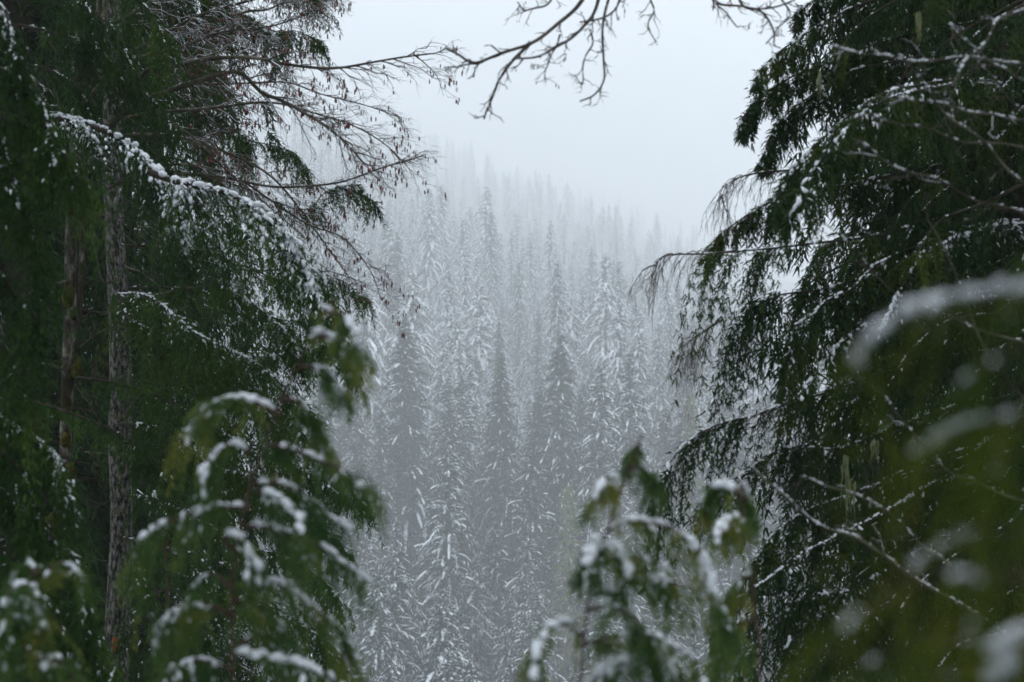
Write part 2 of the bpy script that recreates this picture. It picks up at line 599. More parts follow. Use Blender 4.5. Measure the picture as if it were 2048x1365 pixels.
at_.data.foreach_set('vector', np.stack([la[:, 2] / 40 * rng.uniform(0.8, 1.3, len(la)), la[:, 2] / 40 * rng.uniform(0.8, 1.3, len(la)), la[:, 2] / 40], 1).astype(np.float32).ravel())
fw = link('distant_forest', lm)
tag(fw, 'faint mass of snowy firs fading into cloud on the upper hillside', 'forest', None, 'stuff')
ng = bpy.data.node_groups.new('distant_forest', 'GeometryNodeTree')
ng.interface.new_socket('Geometry', in_out='INPUT', socket_type='NodeSocketGeometry')
ng.interface.new_socket('Geometry', in_out='OUTPUT', socket_type='NodeSocketGeometry')
gi, go = ng.nodes.new('NodeGroupInput'), ng.nodes.new('NodeGroupOutput')
iop, jn = ng.nodes.new('GeometryNodeInstanceOnPoints'), ng.nodes.new('GeometryNodeJoinGeometry')
for so in srcs:
    oi = ng.nodes.new('GeometryNodeObjectInfo')
    oi.inputs['Object'].default_value = so
    oi.inputs['As Instance'].default_value = True
    ng.links.new(oi.outputs['Geometry'], jn.inputs[0])
na1, na2 = ng.nodes.new('GeometryNodeInputNamedAttribute'), ng.nodes.new('GeometryNodeInputNamedAttribute')
for na, nm in ((na1, 'turn'), (na2, 'size')):
    na.data_type = 'FLOAT_VECTOR'
    na.inputs['Name'].default_value = nm
iop.inputs['Pick Instance'].default_value = True
rv = ng.nodes.new('FunctionNodeRandomValue')
rv.data_type = 'INT'
rv.inputs[4].default_value = 0
rv.inputs[5].default_value = len(srcs) - 1
ng.links.new(gi.outputs[0], iop.inputs['Points'])
ng.links.new(jn.outputs[0], iop.inputs['Instance'])
ng.links.new(rv.outputs[2], iop.inputs['Instance Index'])
ng.links.new(na1.outputs['Attribute'], iop.inputs['Rotation'])
ng.links.new(na2.outputs['Attribute'], iop.inputs['Scale'])
ng.links.new(iop.outputs[0], go.inputs[0])
fw.modifiers.new('trees', 'NODES').node_group = ng
print('hill firs', count, 'late', len(late), 'valley', sum(len(r[1]) for r in rows))


# ------------------------------------------------------------------ near foliage
def sprays(fo, sn, Cx, scale=1.0, dens=24, length=0.45, droop=0.6, spread=0.8, K=8, J=3, twig=0.085, leaf=0.038,
           wid=0.32, t0=0.12, t1=1.0, snow=0.3, snow_r=0.016, tipfall=0.6, lod=1, tw=None):
    """hang branchlets with leafy twigs along the limb Cx (n,3); fo leaf builder, sn snow builder, tw twig builder"""
    n = len(Cx)
    seg = np.linalg.norm(np.diff(Cx, axis=0), axis=1)
    tot = seg.sum()
    T = norm(np.gradient(Cx, axis=0))
    M = max(4, int(dens / scale * tot * (t1 - t0)))
    nc = max(3, M // 5)
    cen = (np.arange(nc) + rng.uniform(0, 1, nc)) / nc
    ci = rng.integers(0, nc, M)
    tc = np.where(rng.random(M) < 0.75, cen[ci] + rng.normal(0, 0.22 / nc, M), rng.random(M))
    t = np.clip(t0 + (t1 - t0) * tc, 0, 0.999)
    cdir = rng.normal(0, 0.28, (nc, 3))[ci]
    csz = rng.uniform(0.6, 1.2, nc)[ci]
    csn = (1.6 * rng.random(nc) ** 1.6)[ci][:, None]
    fi = t * (n - 1)
    i0 = fi.astype(int)
    fr = (fi - i0)[:, None]
    p = Cx[i0] * (1 - fr) + Cx[np.minimum(i0 + 1, n - 1)] * fr
    tan = T[i0]
    side = norm(np.cross(tan, UP))
    sg = np.where(np.arange(M) % 2, 1.0, -1.0)[:, None]
    dr = norm(tan * rng.uniform(0.35, 0.9, (M, 1)) + side * sg * spread * rng.uniform(0.3, 1.15, (M, 1)) + cdir + rng.normal(0, 0.12, (M, 3)))
    env = np.clip(np.minimum((t - t0) * 6 + 0.45, 1.0), 0, 1) * (1 - tipfall * t ** 3)
    clump = csz
    Lb = length * scale * env * clump * rng.uniform(0.55, 1.25, M)
    s = np.linspace(0.04, 1, K)[None, :, None]
    dro = (droop * rng.uniform(0.7, 1.3, M))[:, None, None]
    pos = p[:, None] + dr[:, None] * Lb[:, None, None] * (s - 0.3 * s ** 2 * np.minimum(dro, 1.2)) - UP * Lb[:, None, None] * dro * (0.25 * s + 0.75 * s ** 1.8)
    bt = norm(np.gradient(pos, axis=1))
    if tw is not None:
        tw.tubes(pos[:, ::2] if K > 5 else pos, (0.0028 * scale * (1.1 - s[..., 0]) + 0.0008 * scale)[:, ::2 if K > 5 else 1] * np.ones((M, 1)), 3)
    # twigs
    pn = norm(np.cross(bt, rng.normal(0, 1, (M, 1, 3))))
    sg2 = np.array([-1.0, 1.0])[None, None, :, None]
    td = norm(bt[:, :, None] * 0.8 + pn[:, :, None] * sg2 * rng.uniform(0.25, 0.85, (M, K, 2, 1)) - UP * 0.3 + rng.normal(0, 0.15, (M, K, 2, 3)))
    tl = twig * scale * (1.1 - 0.62 * s[..., 0])[:, :, None] * rng.uniform(0.5, 1.3, (M, K, 2))
    u = ((np.arange(J)) / J)[None, None, None, :, None]
    lb = pos[:, :, None, None] + td[:, :, :, None] * tl[..., None, None] * u
    ld = norm(td[:, :, :, None] + rng.normal(0, 0.32, (M, K, 2, J, 3)) - UP * 0.1)
    ls = norm(np.cross(ld, rng.normal(0, 1, ld.shape)))
    ll = leaf * scale * rng.uniform(0.6, 1.3, ld.shape[:-1])
    fo.leaves(lb, ld, ls, ll.ravel()[:, None], (ll * wid).ravel()[:, None])
    # snow tufts on the upper half of the branchlets
    if snow > 0:
        pr = snow * (1.0 - s[..., 0]) ** 4 * csn
        m = rng.random((M, K)) < pr
        c = pos[m] + UP * snow_r * scale * 0.7 + rng.normal(0, 0.006 * scale, (m.sum(), 3))
        tt = bt[m]
        a1 = norm(np.cross(tt, UP))
        a2 = np.cross(a1, tt)
        frame = np.stack([tt, a1, a2], 1)
        sz = snow_r * scale * rng.uniform(0.45, 1.25, (len(c), 1)) * np.array([[1.7, 0.85, 0.62]])
        sn.blobs(c, sz, frame, lod)
        # frosting on single scales
        mm = rng.random(lb.shape[:-1]) < np.minimum(0.45, snow * 0.4 * csn * (1 - s[..., 0]) ** 2.5)[:, :, None, None]
        q = lb[mm]
        if len(q):
            qd = ld[mm]
            hh = norm(np.cross(qd, UP) + 1e-4)
            sn.leaves(q + UP * 0.005 * scale, qd, hh, (ll[mm] * 0.9)[:, None], (ll[mm] * wid * 1.3)[:, None])
    return pos


def limb_snow(sn, Cx, rad, amount, size, lod=1, t0=0.05, t1=1.0):
    """lumpy snow lying along the top of the limb"""
    seg = np.linalg.norm(np.diff(Cx, axis=0), axis=1).sum()
    N = max(3, int(seg / size * 1.5))
    t = t0 + (t1 - t0) * (np.arange(N) + rng.uniform(0, 1, N)) / N
    ph = rng.uniform(0, 6, 3)
    mask = 0.5 + 0.28 * np.sin(t * seg / size * 0.23 + ph[0]) + 0.25 * np.sin(t * seg / size * 0.61 + ph[1]) + 0.1 * rng.normal(0, 1, N)
    keep = mask > (1.05 - 0.75 * amount)
    t = t[keep]
    if len(t) == 0:
        return
    fi = np.clip(t, 0, 0.999) * (len(Cx) - 1)
    i0 = fi.astype(int)
    fr = (fi - i0)[:, None]
    p = Cx[i0] * (1 - fr) + Cx[np.minimum(i0 + 1, len(Cx) - 1)] * fr
    T = norm(np.gradient(Cx, axis=0))[i0]
    rr = np.interp(t, np.linspace(0, 1, len(rad)), rad)
    a1 = norm(np.cross(T, UP))
    a2 = np.cross(a1, T)
    frame = np.stack([T, a1, a2], 1)
    sz = size * rng.uniform(0.2, 1.0, (len(t), 1)) * np.array([[1.1, 0.75, 0.55]])
    c = p + UP * (rr[:, None] * 0.8 + sz[:, 2:3] * 0.35) + rng.normal(0, size * 0.28, (len(t), 3))
    sn.blobs(c, sz, frame, lod, 0.27)


def branch(parent, pts, r0, r1=None, wood=M_LIMB, leafm=M_CED, lsnow=0.5, lsize=0.02, n=28, jitter=0.0, name='branch', label=None,
           bare=False, sides=5, lod=1, **kw):
    """one limb of a tree: a part, with foliage and snow as its sub-parts"""
    r0, lsize, jitter = r0 * NS, lsize * NS, jitter * NS
    r1 = r1 * NS if r1 is not None else None
    kw["scale"] = kw.get("scale", 1.0) * NS
    Cx = resample(pts, n)
    if jitter:
        w = np.sin(np.linspace(0, 1, n) * np.pi)[:, None]
        ph = rng.uniform(0, 6, 3)
        Cx = Cx + jitter * w * np.sin(np.linspace(0, 1, n)[:, None] * np.array([11, 13, 17]) + ph)
    r1 = r1 if r1 is not None else r0 * 0.16
    rad = r0 + (r1 - r0) * np.linspace(0, 1, n) ** 0.8
    b = MB()
    b.tubes(Cx[None], rad[None], sides)
    fo, sn = MB(), MB()
    tw = b if kw.pop('twigs', False) else None
    if not bare:
        sprays(fo, sn, Cx, lod=lod, tw=tw, **kw)
    if lsnow > 0:
        limb_snow(sn, Cx, rad, lsnow, lsize, lod)
    o = b.build(name, wood, parent, True)
    if label:
        o['label'] = label
    if fo.n:
        fo.build('foliage', leafm, o)['kind'] = 'stuff'
    if sn.n:
        sn.build('snow', M_SNOW, o, True)['kind'] = 'stuff'
    return o, Cx


def pix(pl, d0, d1):
    n = len(pl)
    return [PN(x, y, d0 + (d1 - d0) * i / (n - 1)) for i, (x, y) in enumerate(pl)]


def trunk(parent, pts, r0, r1, mat, name='trunk', sides=12, n=30, rough=0.06):
    Cx = resample(pts, n)
    t = np.linspace(0, 1, n)
    rad = NS * (r0 + (r1 - r0) * t) * (1 + rng.normal(0, rough, n) * 0.6)
    b = MB()
    b.tubes(Cx[None], rad[None], sides)
    return b.build(name, mat, parent, True)


def gz(x, y):
    return float(ground_h(x, y))


# ---- twigs of bare broadleaf trees
def bare_twigs(parent, Cx, r, n1, len1, n2, len2, n3=0, len3=0.1, catk=0.0, snow=0.3, hang=0.3, t0=0.2, bias=None, catsize=1.0, snowsize=0.9, level_r=(0.45, 0.5)):
    """limb with two or three orders of twigs; twigs, catkins and snow are its sub-parts"""
    r, len1, len2, len3, catsize = r * NS, len1 * NS, len2 * NS, len3 * NS, catsize * NS
    tw, ck, sn = MB(), MB(), MB()
    seg = np.linalg.norm(np.diff(Cx, axis=0), axis=1).sum()

    def children(CP, TN, N, per, length, rr, K=6, spread=0.85, droop=hang, lo=t0):
        # CP (N,K0,3) parent curves
        K0 = CP.shape[1]
        t = lo + (1 - lo) * (np.arange(per)[None] + rng.uniform(0, 1, (N, per))) / per
        fi = np.clip(t, 0, 0.999) * (K0 - 1)
        i0 = fi.astype(int)
        fr = (fi - i0)[..., None]
        ri = np.arange(N)[:, None]
        p = CP[ri, i0] * (1 - fr) + CP[ri, np.minimum(i0 + 1, K0 - 1)] * fr
        tn = TN[ri, i0]
        v = norm(np.cross(tn, rng.normal(0, 1, tn.shape)))
        dr = norm(tn * rng.uniform(0.5, 1.0, (N, per, 1)) + v * spread * rng.uniform(0.5, 1.1, (N, per, 1)) + (bias if bias is not None else 0))
        L = length * rng.uniform(0.45, 1.25, (N, per)) * (1.15 - 0.5 * t)
        s = np.linspace(0, 1, K)[None, None, :, None]
        wob = rng.normal(0, 0.06, (N, per, K, 3)) * s
        pos = p[:, :, None] + (dr[:, :, None] * s - UP * droop * s ** 2 + wob) * L[:, :, None, None]
        pos = pos.reshape(N * per, K, 3)
        rad = rr * (1.0 - 0.72 * np.linspace(0, 1, K))[None] * np.ones((N * per, 1))
        return pos, norm(np.gradient(pos, axis=1)), rad

    CP = Cx[None]
    TN = norm(np.gradient(CP, axis=1))
    p1, q1, r1 = children(CP, TN, 1, n1, len1, r * level_r[0])
    tw.tubes(p1, r1, 4)
    p2, q2, r2 = children(p1, q1, len(p1), n2, len2, r * level_r[0] * level_r[1], lo=0.15)
    tw.tubes(p2, r2, 3)
    ends = [p2, p1]
    if n3:
        p3, q3, r3 = children(p2, q2, len(p2), n3, len3, r * level_r[0] * level_r[1] * 0.6, K=4, lo=0.2)
        tw.tubes(p3, r3, 3)
        ends.append(p3)
    if snow > 0:
        for pp, rr in ((p1, r1), (p2, r2)):
            m = rng.random(len(pp)) < snow
            if m.any():
                sn.tubes(pp[m] + UP * rr[m][..., None] * 0.9, rr[m] * snowsize * rng.uniform(0.5, 1.2, rr[m].shape), 3)
    if catk > 0:
        tips = np.concatenate([e[:, -1] for e in ends] + [e[:, -2] for e in ends])
        tips = tips[rng.random(len(tips)) < catk]
        k = rng.integers(1, 4, len(tips))
        c = np.repeat(tips, k, 0)
        c = c + rng.normal(0, 0.014, c.shape) * catsize
        Lc = rng.uniform(0.014, 0.030, len(c)) * catsize
        c[:, 2] -= Lc
        ck.blobs(c, np.stack([Lc * 0.26, Lc * 0.26, Lc], 1), None, 1, 0.1)
    a = tw.build('twigs', M_TWIG, parent, True)
    a['kind'] = 'stuff'
    if sn.n:
        sn.build('snow', M_SNOW, parent, True)['kind'] = 'stuff'
    if ck.n:
        ck.build('catkins', M_CATK, parent, True)['kind'] = 'stuff'


# ------------------------------------------------------------------ shade conifers behind the near trees, and unseen ones added for their shade
def shade_conifer(H, crown0, wmax, dens=1.0, snow=0.012):
    """dense dark conifer with hanging boughs; local coords"""
    tr, fo, sn = MB(), MB(), MB()
    zz = np.linspace(0, H, 10)
    tp = np.stack([0.08 * np.sin(zz * 0.4), 0.08 * np.cos(zz * 0.33), zz], -1)
    tr.tubes(tp[None], (0.26 * (1 - zz / H) ** 0.8 + 0.02)[None], 10)
    z = crown0
    while z < H - 1:
        f = (H - z) / (H - crown0)
        for k in range(rng.integers(4, 6)):
            a = rng.uniform(0, 6.28)
            L = wmax * (f ** 0.55) * rng.uniform(0.6, 1.1) + 0.3
            s = np.linspace(0, 1, 10)
            r = L * s
            hz = z + L * (0.12 * s - 0.45 * s ** 2) + rng.normal(0, 0.1)
            Cx = np.stack([np.cos(a) * r, np.sin(a) * r, hz], -1) + np.append(np.array([np.interp(z, zz, tp[:, 0]), np.interp(z, zz, tp[:, 1])]), 0)
            tr.tubes(Cx[None], (0.03 * (1.1 - s))[None], 3)
            sprays(fo, sn, Cx, dens=7.5 * dens, length=0.85, droop=1.1, K=7, J=2, twig=0.2, leaf=0.14, wid=0.22, t0=0.06, snow=snow, snow_r=0.035)
        z += rng.uniform(0.28, 0.45)
    return tr.mesh('shade_trunk', M_LIMB, True), fo.mesh('shade_crown', M_BACK), sn.mesh('shade_snow', M_SNOW, True)


SHADE = [shade_conifer(24, 1.5, 2.7), shade_conifer(26, 3.0, 2.9)]
SHADE_SPOTS = [
    (40, 19, 0, 0.4, 'dark conifer at the far left edge behind the drooping cedar boughs'),
    (200, 24, 1, 2.1, 'dark conifer directly right of the pale blotched trunk'),
    (60, 27, 0, 4.0, 'dark conifer glimpsed between the mossy trunk and the pale trunk'),
    (310, 31, 1, 5.0, 'dark conifer behind the arching snow-topped hemlock bough'),
    (-60, 30, 1, 1.3, 'dark conifer in the deepest shade at the left'),
    (1960, 19, 0, 3.0, 'dark conifer behind the right-hand cedar'),
    (2120, 22, 1, 0.9, 'dark conifer at the right edge in deep shade'),
    (2060, 16.5, 0, 5.2, 'dark conifer close behind the upper right cedar boughs'),
]
SHADE_UNSEEN = [(-8.5, 3.0, 'leftmost'), (-6.0, -5.0, 'second from the left'), (-1.5, -10.5, 'third from the left'), (8.0, -3.0, 'second from the right'),  # unseen trees added around the camera to darken the near foliage
              (8.8, 4.5, 'rightmost'), (0.5, -15.0, 'farthest back'), (-9.0, -13.0, 'back left'), (9.5, -12.0, 'back right')]
for i_, (x_, y_, w_) in enumerate(SHADE_UNSEEN):
    SHADE_SPOTS.append((1024 + x_ * F, y_, i_ % 2, i_ * 1.7, 'unseen conifer added around the viewpoint for shade, ' + w_))
for px, dd, vi, rz, lab in SHADE_SPOTS:
    x = (px - 1024) / F * (dd if px < 3000 and px > -900 else 1.0)
    link.local = True
    o = link('shade_conifer', None)
    back = not (-900 < px < 3000)
    if not back:
        x, dd = x * 0.52, dd * 0.52
        o.scale = (0.6, 0.6, 0.6)
    o.location = (x, dd, gz(x, dd) - 0.3)
    o.rotation_euler = (0, 0, rz)
    for nm, me in zip(('trunk', 'crown', 'snow'), SHADE[vi]):
        c = link(nm, me, o)
        if nm == 'snow':
            c['kind'] = 'stuff'
    link.local = False
    tag(o, lab, 'tree', 'dark conifers behind the near trees')

# ------------------------------------------------------------------ left: pale trunk hemlock
D = 16.0 * NS
base = P(232, 1365, D)
hem = thing('hemlock_tree', 'hemlock with pale blotched trunk and arching snow-topped boughs at left', 'tree', (base[0], D, gz(base[0], D)))
tp = [np.array([base[0], D, gz(base[0], D) - 0.3])] + [P(x, y, D) for x, y in ((232, 1365), (243, 1100), (240, 900), (240, 700), (230, 480), (224, 300), (226, 60), (222, -300), (220, -900))]
trunk(hem, tp, 0.168, 0.06, M_BARK, sides=16, n=60)
HEMK = dict(leafm=M_HEM, dens=56, length=0.54, droop=0.85, spread=0.7, K=8, J=3, twig=0.11, leaf=0.052, wid=0.24)


def hl(pl, d0, d1, r0=0.03, attach=True, **kw):
    k = dict(HEMK)
    k.update(kw)
    pts = pix(pl, d0, d1)
    if attach:
        h = pts[0]
        a = np.array([base[0] - 0.02, D, h[2] + 0.12 * np.linalg.norm(h[:2] - base[:2]) + 0.05])
        if np.linalg.norm(a - h) > 0.2:
            pts = [a, (a + h) / 2 + UP * 0.07] + pts
    return branch(hem, pts, r0, **k)


hl([(90, 235), (150, 243), (210, 263), (270, 300), (310, 340), (345, 385), (366, 440), (380, 480)], 13.0, 12.4, 0.035,
   attach=False, lsnow=1.35, lsize=0.048, snow=2.2, snow_r=0.021, length=0.85, droop=1.15, dens=80, t0=0.0, label='long arching bough capped with snow')
hl([(300, 345), (345, 362), (400, 375), (450, 385), (500, 412), (550, 438), (590, 500), (620, 560), (642, 610)], 12.3, 11.9, 0.032,
   attach=False, lsnow=1.4, lsize=0.052, snow=2.4, snow_r=0.023, length=0.75, droop=1.1, dens=80, t0=0.1, label='heaviest snow-capped bough')
hl([(385, 385), (420, 440), (450, 520), (470, 590), (480, 640)], 13.2, 12.8, 0.02, attach=False, lsnow=0.7, lsize=0.022, snow=0.35, snow_r=0.014, length=0.6, droop=1.0, dens=64)
hl([(530, 440), (564, 502), (608, 536), (639, 587), (662, 640)], 13.2, 12.6, 0.02, attach=False, lsnow=0.8, lsize=0.026, snow=0.5, snow_r=0.014, length=0.6, droop=1.0, dens=64)
hl([(470, 590), (506, 611), (547, 642), (574, 666), (597, 705)], 13.5, 13.0, 0.018, attach=False, lsnow=0.9, lsize=0.022, snow=0.35, snow_r=0.014, length=0.55, droop=1.0, dens=60)
hl([(380, 660), (444, 693), (506, 724), (547, 754), (598, 799), (640, 850)], 14.0, 13.2, 0.022, lsnow=0.9, lsize=0.026, snow=0.5, length=0.5, droop=0.9)
hl([(440, 715), (492, 713), (547, 713), (615, 703), (650, 690)], 14.5, 13.6, 0.014, lsnow=0.7, lsize=0.018, snow=0.25, length=0.45, droop=1.0)
hl([(260, 640), (330, 670), (400, 690), (470, 755), (520, 800), (560, 880)], 15.0, 13.8, 0.02, lsnow=0.4, lsize=0.018, snow=0.2, length=0.6, droop=1.0)
hl([(154, 755), (239, 768), (308, 789), (376, 833), (420, 880)], 13.8, 13.0, 0.02, attach=False, lsnow=0.0, snow=0.0, length=0.55, droop=0.55, spread=1.0)
hl([(60, 800), (150, 830), (260, 880), (330, 960)], 13.8, 13.0, 0.02, attach=False, lsnow=0.0, snow=0.02, length=0.55, droop=0.6, spread=1.0)
for pl in ([(500, 790), (560, 830), (620, 880), (690, 960), (730, 1010)], [(470, 880), (540, 910), (610, 940), (680, 990)],
           [(520, 980), (590, 1010), (650, 1060), (700, 1110)], [(420, 930), (520, 960), (600, 1000), (660, 1080)],
           [(480, 1090), (560, 1110), (630, 1150), (690, 1210)], [(440, 1180), (540, 1220), (620, 1260), (680, 1330)]):
    hl(pl, 14.6, 13.4, 0.018, lsnow=0.5, lsize=0.016, snow=0.14, length=0.55, droop=1.0)
for pl in ([(-20, -60), (80, -30), (160, 10), (230, 60), (262, 130)], [(40, 50), (120, 70), (200, 100), (252, 170)], [(190, -80), (260, -20), (310, 40), (342, 120)],
           [(215, 150), (280, 180), (330, 230), (352, 290)], [(60, 130), (120, 150), (165, 190), (185, 250)], [(90, -70), (150, -30), (185, 40), (195, 110)]):
    hl(pl, 13.4, 13.0, 0.018, attach=False, lsnow=0.5, lsize=0.014, snow=0.05, length=0.6, droop=1.0, dens=50)
# green tips reaching towards the gap
for pl, sw in (([(480, 275), (530, 288), (585, 305), (622, 345)], 0.5), ([(600, 420), (650, 385), (700, 372), (742, 400)], 0.5),
               ([(560, 560), (610, 553), (670, 555), (738, 600)], 0.55), ([(470, 20), (520, 50), (552, 95), (562, 145)], 0.4),
               ([(540, 60), (590, 62), (640, 82)], 0.4), ([(330, 10), (380, 40), (410, 80), (430, 130)], 0.3), ([(560, 640), (620, 640), (690, 690), (700, 760)], 0.4),
               ([(300, 90), (370, 110), (430, 140), (470, 200)], 0.35), ([(380, 210), (430, 230), (470, 270), (490, 330)], 0.3),
               ([(180, 20), (260, 25), (330, 50), (380, 100)], 0.3), ([(560, -40), (610, -20), (650, 10)], 0.4)):
    hl(pl, 17.0, 16.2, 0.016, lsnow=sw, lsize=0.016, snow=sw * 0.4, snow_r=0.013, length=0.55, droop=0.9, dens=44)
# bare lower branches of the pale trunk
for pl, r in (([(258, 598), (310, 590), (360, 578), (420, 571)], 0.02), ([(250, 533), (290, 550), (325, 580), (355, 612)], 0.012),
              ([(258, 668), (290, 660), (310, 652)], 0.025), ([(160, 695), (200, 665), (243, 654), (300, 668), (345, 690), (400, 704), (440, 695)], 0.013),
              ([(236, 1000), (200, 1010), (182, 1045)], 0.01), ([(240, 560), (205, 560), (190, 500)], 0.012),
              ([(165, 1205), (200, 1202), (240, 1210), (275, 1235)], 0.010), ([(170, 905), (190, 907), (210, 906)], 0.016), ([(168, 1128), (190, 1122), (215, 1122)], 0.016),
              ([(250, 980), (300, 940), (315, 910), (330, 880)], 0.008), ([(255, 770), (300, 760), (370, 740)], 0.008)):
    branch(hem, pix(pl, 15.7, 15.3), r, r * 0.4, M_ALD, bare=True, lsnow=0.0, n=16, jitter=0.012)

# ------------------------------------------------------------------ left: mossy forked alder with catkins
DA = 15.0 * NS
b2 = P(108, 1160, DA)
ald = thing('alder_tree', 'mossy leaning alder with bare twigs and red catkins at upper left', 'tree', (b2[0], DA, gz(b2[0], DA)))
tp = [np.array([b2[0] - 0.07, DA, gz(b2[0], DA) - 0.3])] + [P(x, y, DA) for x, y in ((100, 1220), (112, 1080), (128, 950), (134, 800), (140, 640), (142, 480), (150, 300), (156, 120), (160, -60), (165, -400))]
trunk(ald, tp, 0.072, 0.06, M_MOSSB, n=50)
trunk(ald, pix([(134, 760), (150, 690), (160, 620), (165, 480), (172, 330), (178, 200), (190, 80), (205, -80)], 14.9, 14.7), 0.032, 0.022, M_MOSSB, 'stem', 8)
trunk(ald, pix([(180, 330), (165, 240), (180, 130), (205, 50), (215, -60)], 15.4, 15.8), 0.05, 0.03, M_ALD, 'stem', 8)
mossb = MB()
for px, py, w, h in ((152, 630, 11, 16), (105, 1045, 17, 24), (140, 945, 12, 26), (150, 742, 8, 26), (138, 590, 12, 30), (130, 880, 12, 20), (162, 480, 7, 18)):
    c = P(px, py, DA - 0.04)
    kk = DA / F
    mossb.blobs(c[None] + rng.normal(0, 0.009, (6, 3)), np.array([[w * kk * 0.8, 0.027, h * kk * 0.7]]) * rng.uniform(0.6, 1.1, (6, 1)), None, 2, 0.12)
M_MOSS = leaf_mat('moss_cushion', [(0.35, (0.03, 0.03, 0.006)), (0.65, (0.10, 0.085, 0.014))], 30.0, 0.0, 0.9)
mossb.build('moss', M_MOSS, ald, True)['kind'] = 'stuff'
# big pale limb at the top-left corner
ALD_LIMBS = [
    # points, d0, d1, r, twig counts/lengths, catkins, snow
    ([(5, 20), (20, 80), (40, 125), (62, 155), (78, 195), (82, 240)], 14.6, 14.2, 0.055, 6, 0.6, 4, 0.3, 0.0, 0.4),
    ([(190, 330), (232, 236), (250, 205), (273, 174), (285, 150), (308, 135), (362, 128), (410, 116), (500, 118), (570, 131), (660, 135), (745, 124), (800, 116), (860, 108)], 14.0, 12.6, 0.034, 22, 0.62, 6, 0.26, 0.55, 0.35),
    ([(180, 330), (219, 256), (260, 219), (290, 198), (335, 181), (369, 171), (427, 157), (482, 149), (523, 184), (560, 198), (608, 226), (649, 253), (690, 285), (730, 330)], 13.8, 12.8, 0.040, 24, 0.62, 6, 0.26, 0.6, 0.25),
    ([(230, 185), (260, 195), (300, 222), (335, 239), (355, 255), (386, 277), (440, 325), (520, 400), (580, 450)], 13.6, 13.0, 0.020, 16, 0.5, 5, 0.24, 0.5, 0.3),
    ([(200, 340), (320, 345), (400, 350), (520, 372), (612, 370), (678, 367), (717, 356), (768, 335), (810, 322), (846, 312)], 14.2, 13.0, 0.024, 20, 0.45, 6, 0.22, 0.5, 0.35),
    ([(220, 240), (330, 225), (430, 213), (540, 208), (620, 222), (700, 250), (770, 290), (800, 320)], 14.5, 13.2, 0.022, 24, 0.6, 6, 0.26, 0.6, 0.35),
    ([(175, 200), (260, 110), (350, 55), (450, 15), (560, -15), (640, -40)], 15.5, 14.4, 0.034, 24, 0.7, 7, 0.3, 0.35, 0.65),
    ([(200, 160), (300, 110), (400, 80), (480, 60), (560, 48), (630, 20)], 15.2, 14.2, 0.026, 24, 0.6, 7, 0.28, 0.4, 0.65),
    ([(170, 280), (290, 270), (420, 290), (520, 340), (600, 420), (660, 500), (700, 560)], 14.6, 13.4, 0.024, 22, 0.6, 6, 0.26, 0.55, 0.35),
    ([(190, 390), (330, 330), (440, 345), (540, 400), (620, 450), (690, 480), (740, 540), (762, 600)], 14.4, 13.2, 0.020, 22, 0.5, 6, 0.22, 0.5, 0.4),
    ([(165, 60), (240, 40), (330, -10), (430, -60)], 15.6, 15.0, 0.03, 16, 0.7, 6, 0.3, 0.3, 0.6),
    ([(170, 140), (290, 150), (400, 165), (500, 170), (580, 165), (650, 190), (740, 215), (800, 235)], 15.0, 13.6, 0.020, 22, 0.55, 6, 0.25, 0.5, 0.45),
    ([(470, 30), (520, 20), (570, 8), (620, -5), (655, 5)], 14.4, 14.0, 0.016, 16, 0.4, 6, 0.22, 0.4, 0.7),
    ([(500, 540), (600, 544), (678, 548), (717, 563), (745, 583)], 13.6, 13.2, 0.012, 10, 0.3, 4, 0.16, 0.4, 0.7),
    ([(160, 420), (250, 440), (330, 470), (420, 520)], 15.4, 15.2, 0.014, 12, 0.5, 5, 0.25, 0.05, 0.2),
    ([(145, 560), (80, 575), (30, 600), (-20, 640)], 14.6, 14.0, 0.018, 8, 0.5, 4, 0.25, 0.0, 0.7),
    ([(130, 740), (90, 730), (40, 740), (-20, 780)], 14.6, 14.0, 0.014, 8, 0.45, 4, 0.25, 0.0, 0.6),
]
for pl, d0, d1, r, n1, l1, n2, l2, ck, sw in ALD_LIMBS:
    o, Cx = branch(ald, pix(pl, d0, d1), r, r * 0.22, M_ALD, bare=True, lsnow=sw * 0.75, lsize=max(0.009, r * 0.45), n=44, jitter=0.015, sides=6)
    bare_twigs(o, Cx, max(0.009, r * 0.42), int(n1 * 1.2), l1 * 0.8, n2, l2, 2, 0.12, ck * 0.14, min(1, sw * 1.1), hang=0.2, t0=0.28, bias=np.array([0.3, -0.05, -0.05]))

# ------------------------------------------------------------------ right: great redcedar
DR = 13.0 * NS
xr = (2075 - 1024) / F * DR
ced = thing('cedar_tree', 'great dark cedar with hanging snow-flecked sprays filling the right side', 'tree', (xr, DR, gz(xr, DR)))
trunk(ced, [np.array([xr, DR, gz(xr, DR) - 0.4]), np.array([xr + 0.03, DR, -1]), np.array([xr, DR, 1]), np.array([xr - 0.03, DR, 4]), np.array([xr, DR, 8])], 0.42, 0.12, M_LIMB, sides=14)
CEDK = dict(leafm=M_CED, dens=38, length=0.55, droop=1.2, spread=0.6, K=9, J=3, twig=0.12, leaf=0.056, wid=0.26)


def cl(pl, d0, d1, r0=0.03, attach=True, **kw):
    k = dict(CEDK)
    k.update(kw)
    pts = pix(pl, d0, d1)
    if attach:
        h = pts[0]
        dist = np.linalg.norm(h[:2] - np.array([xr, DR]))
        a = np.array([xr, DR, h[2] + 0.10 * dist + 0.05])
        pts = [a, a * 0.5 + h * 0.5 + UP * (0.03 * dist)] + pts
    return branch(ced, pts, r0, **k)


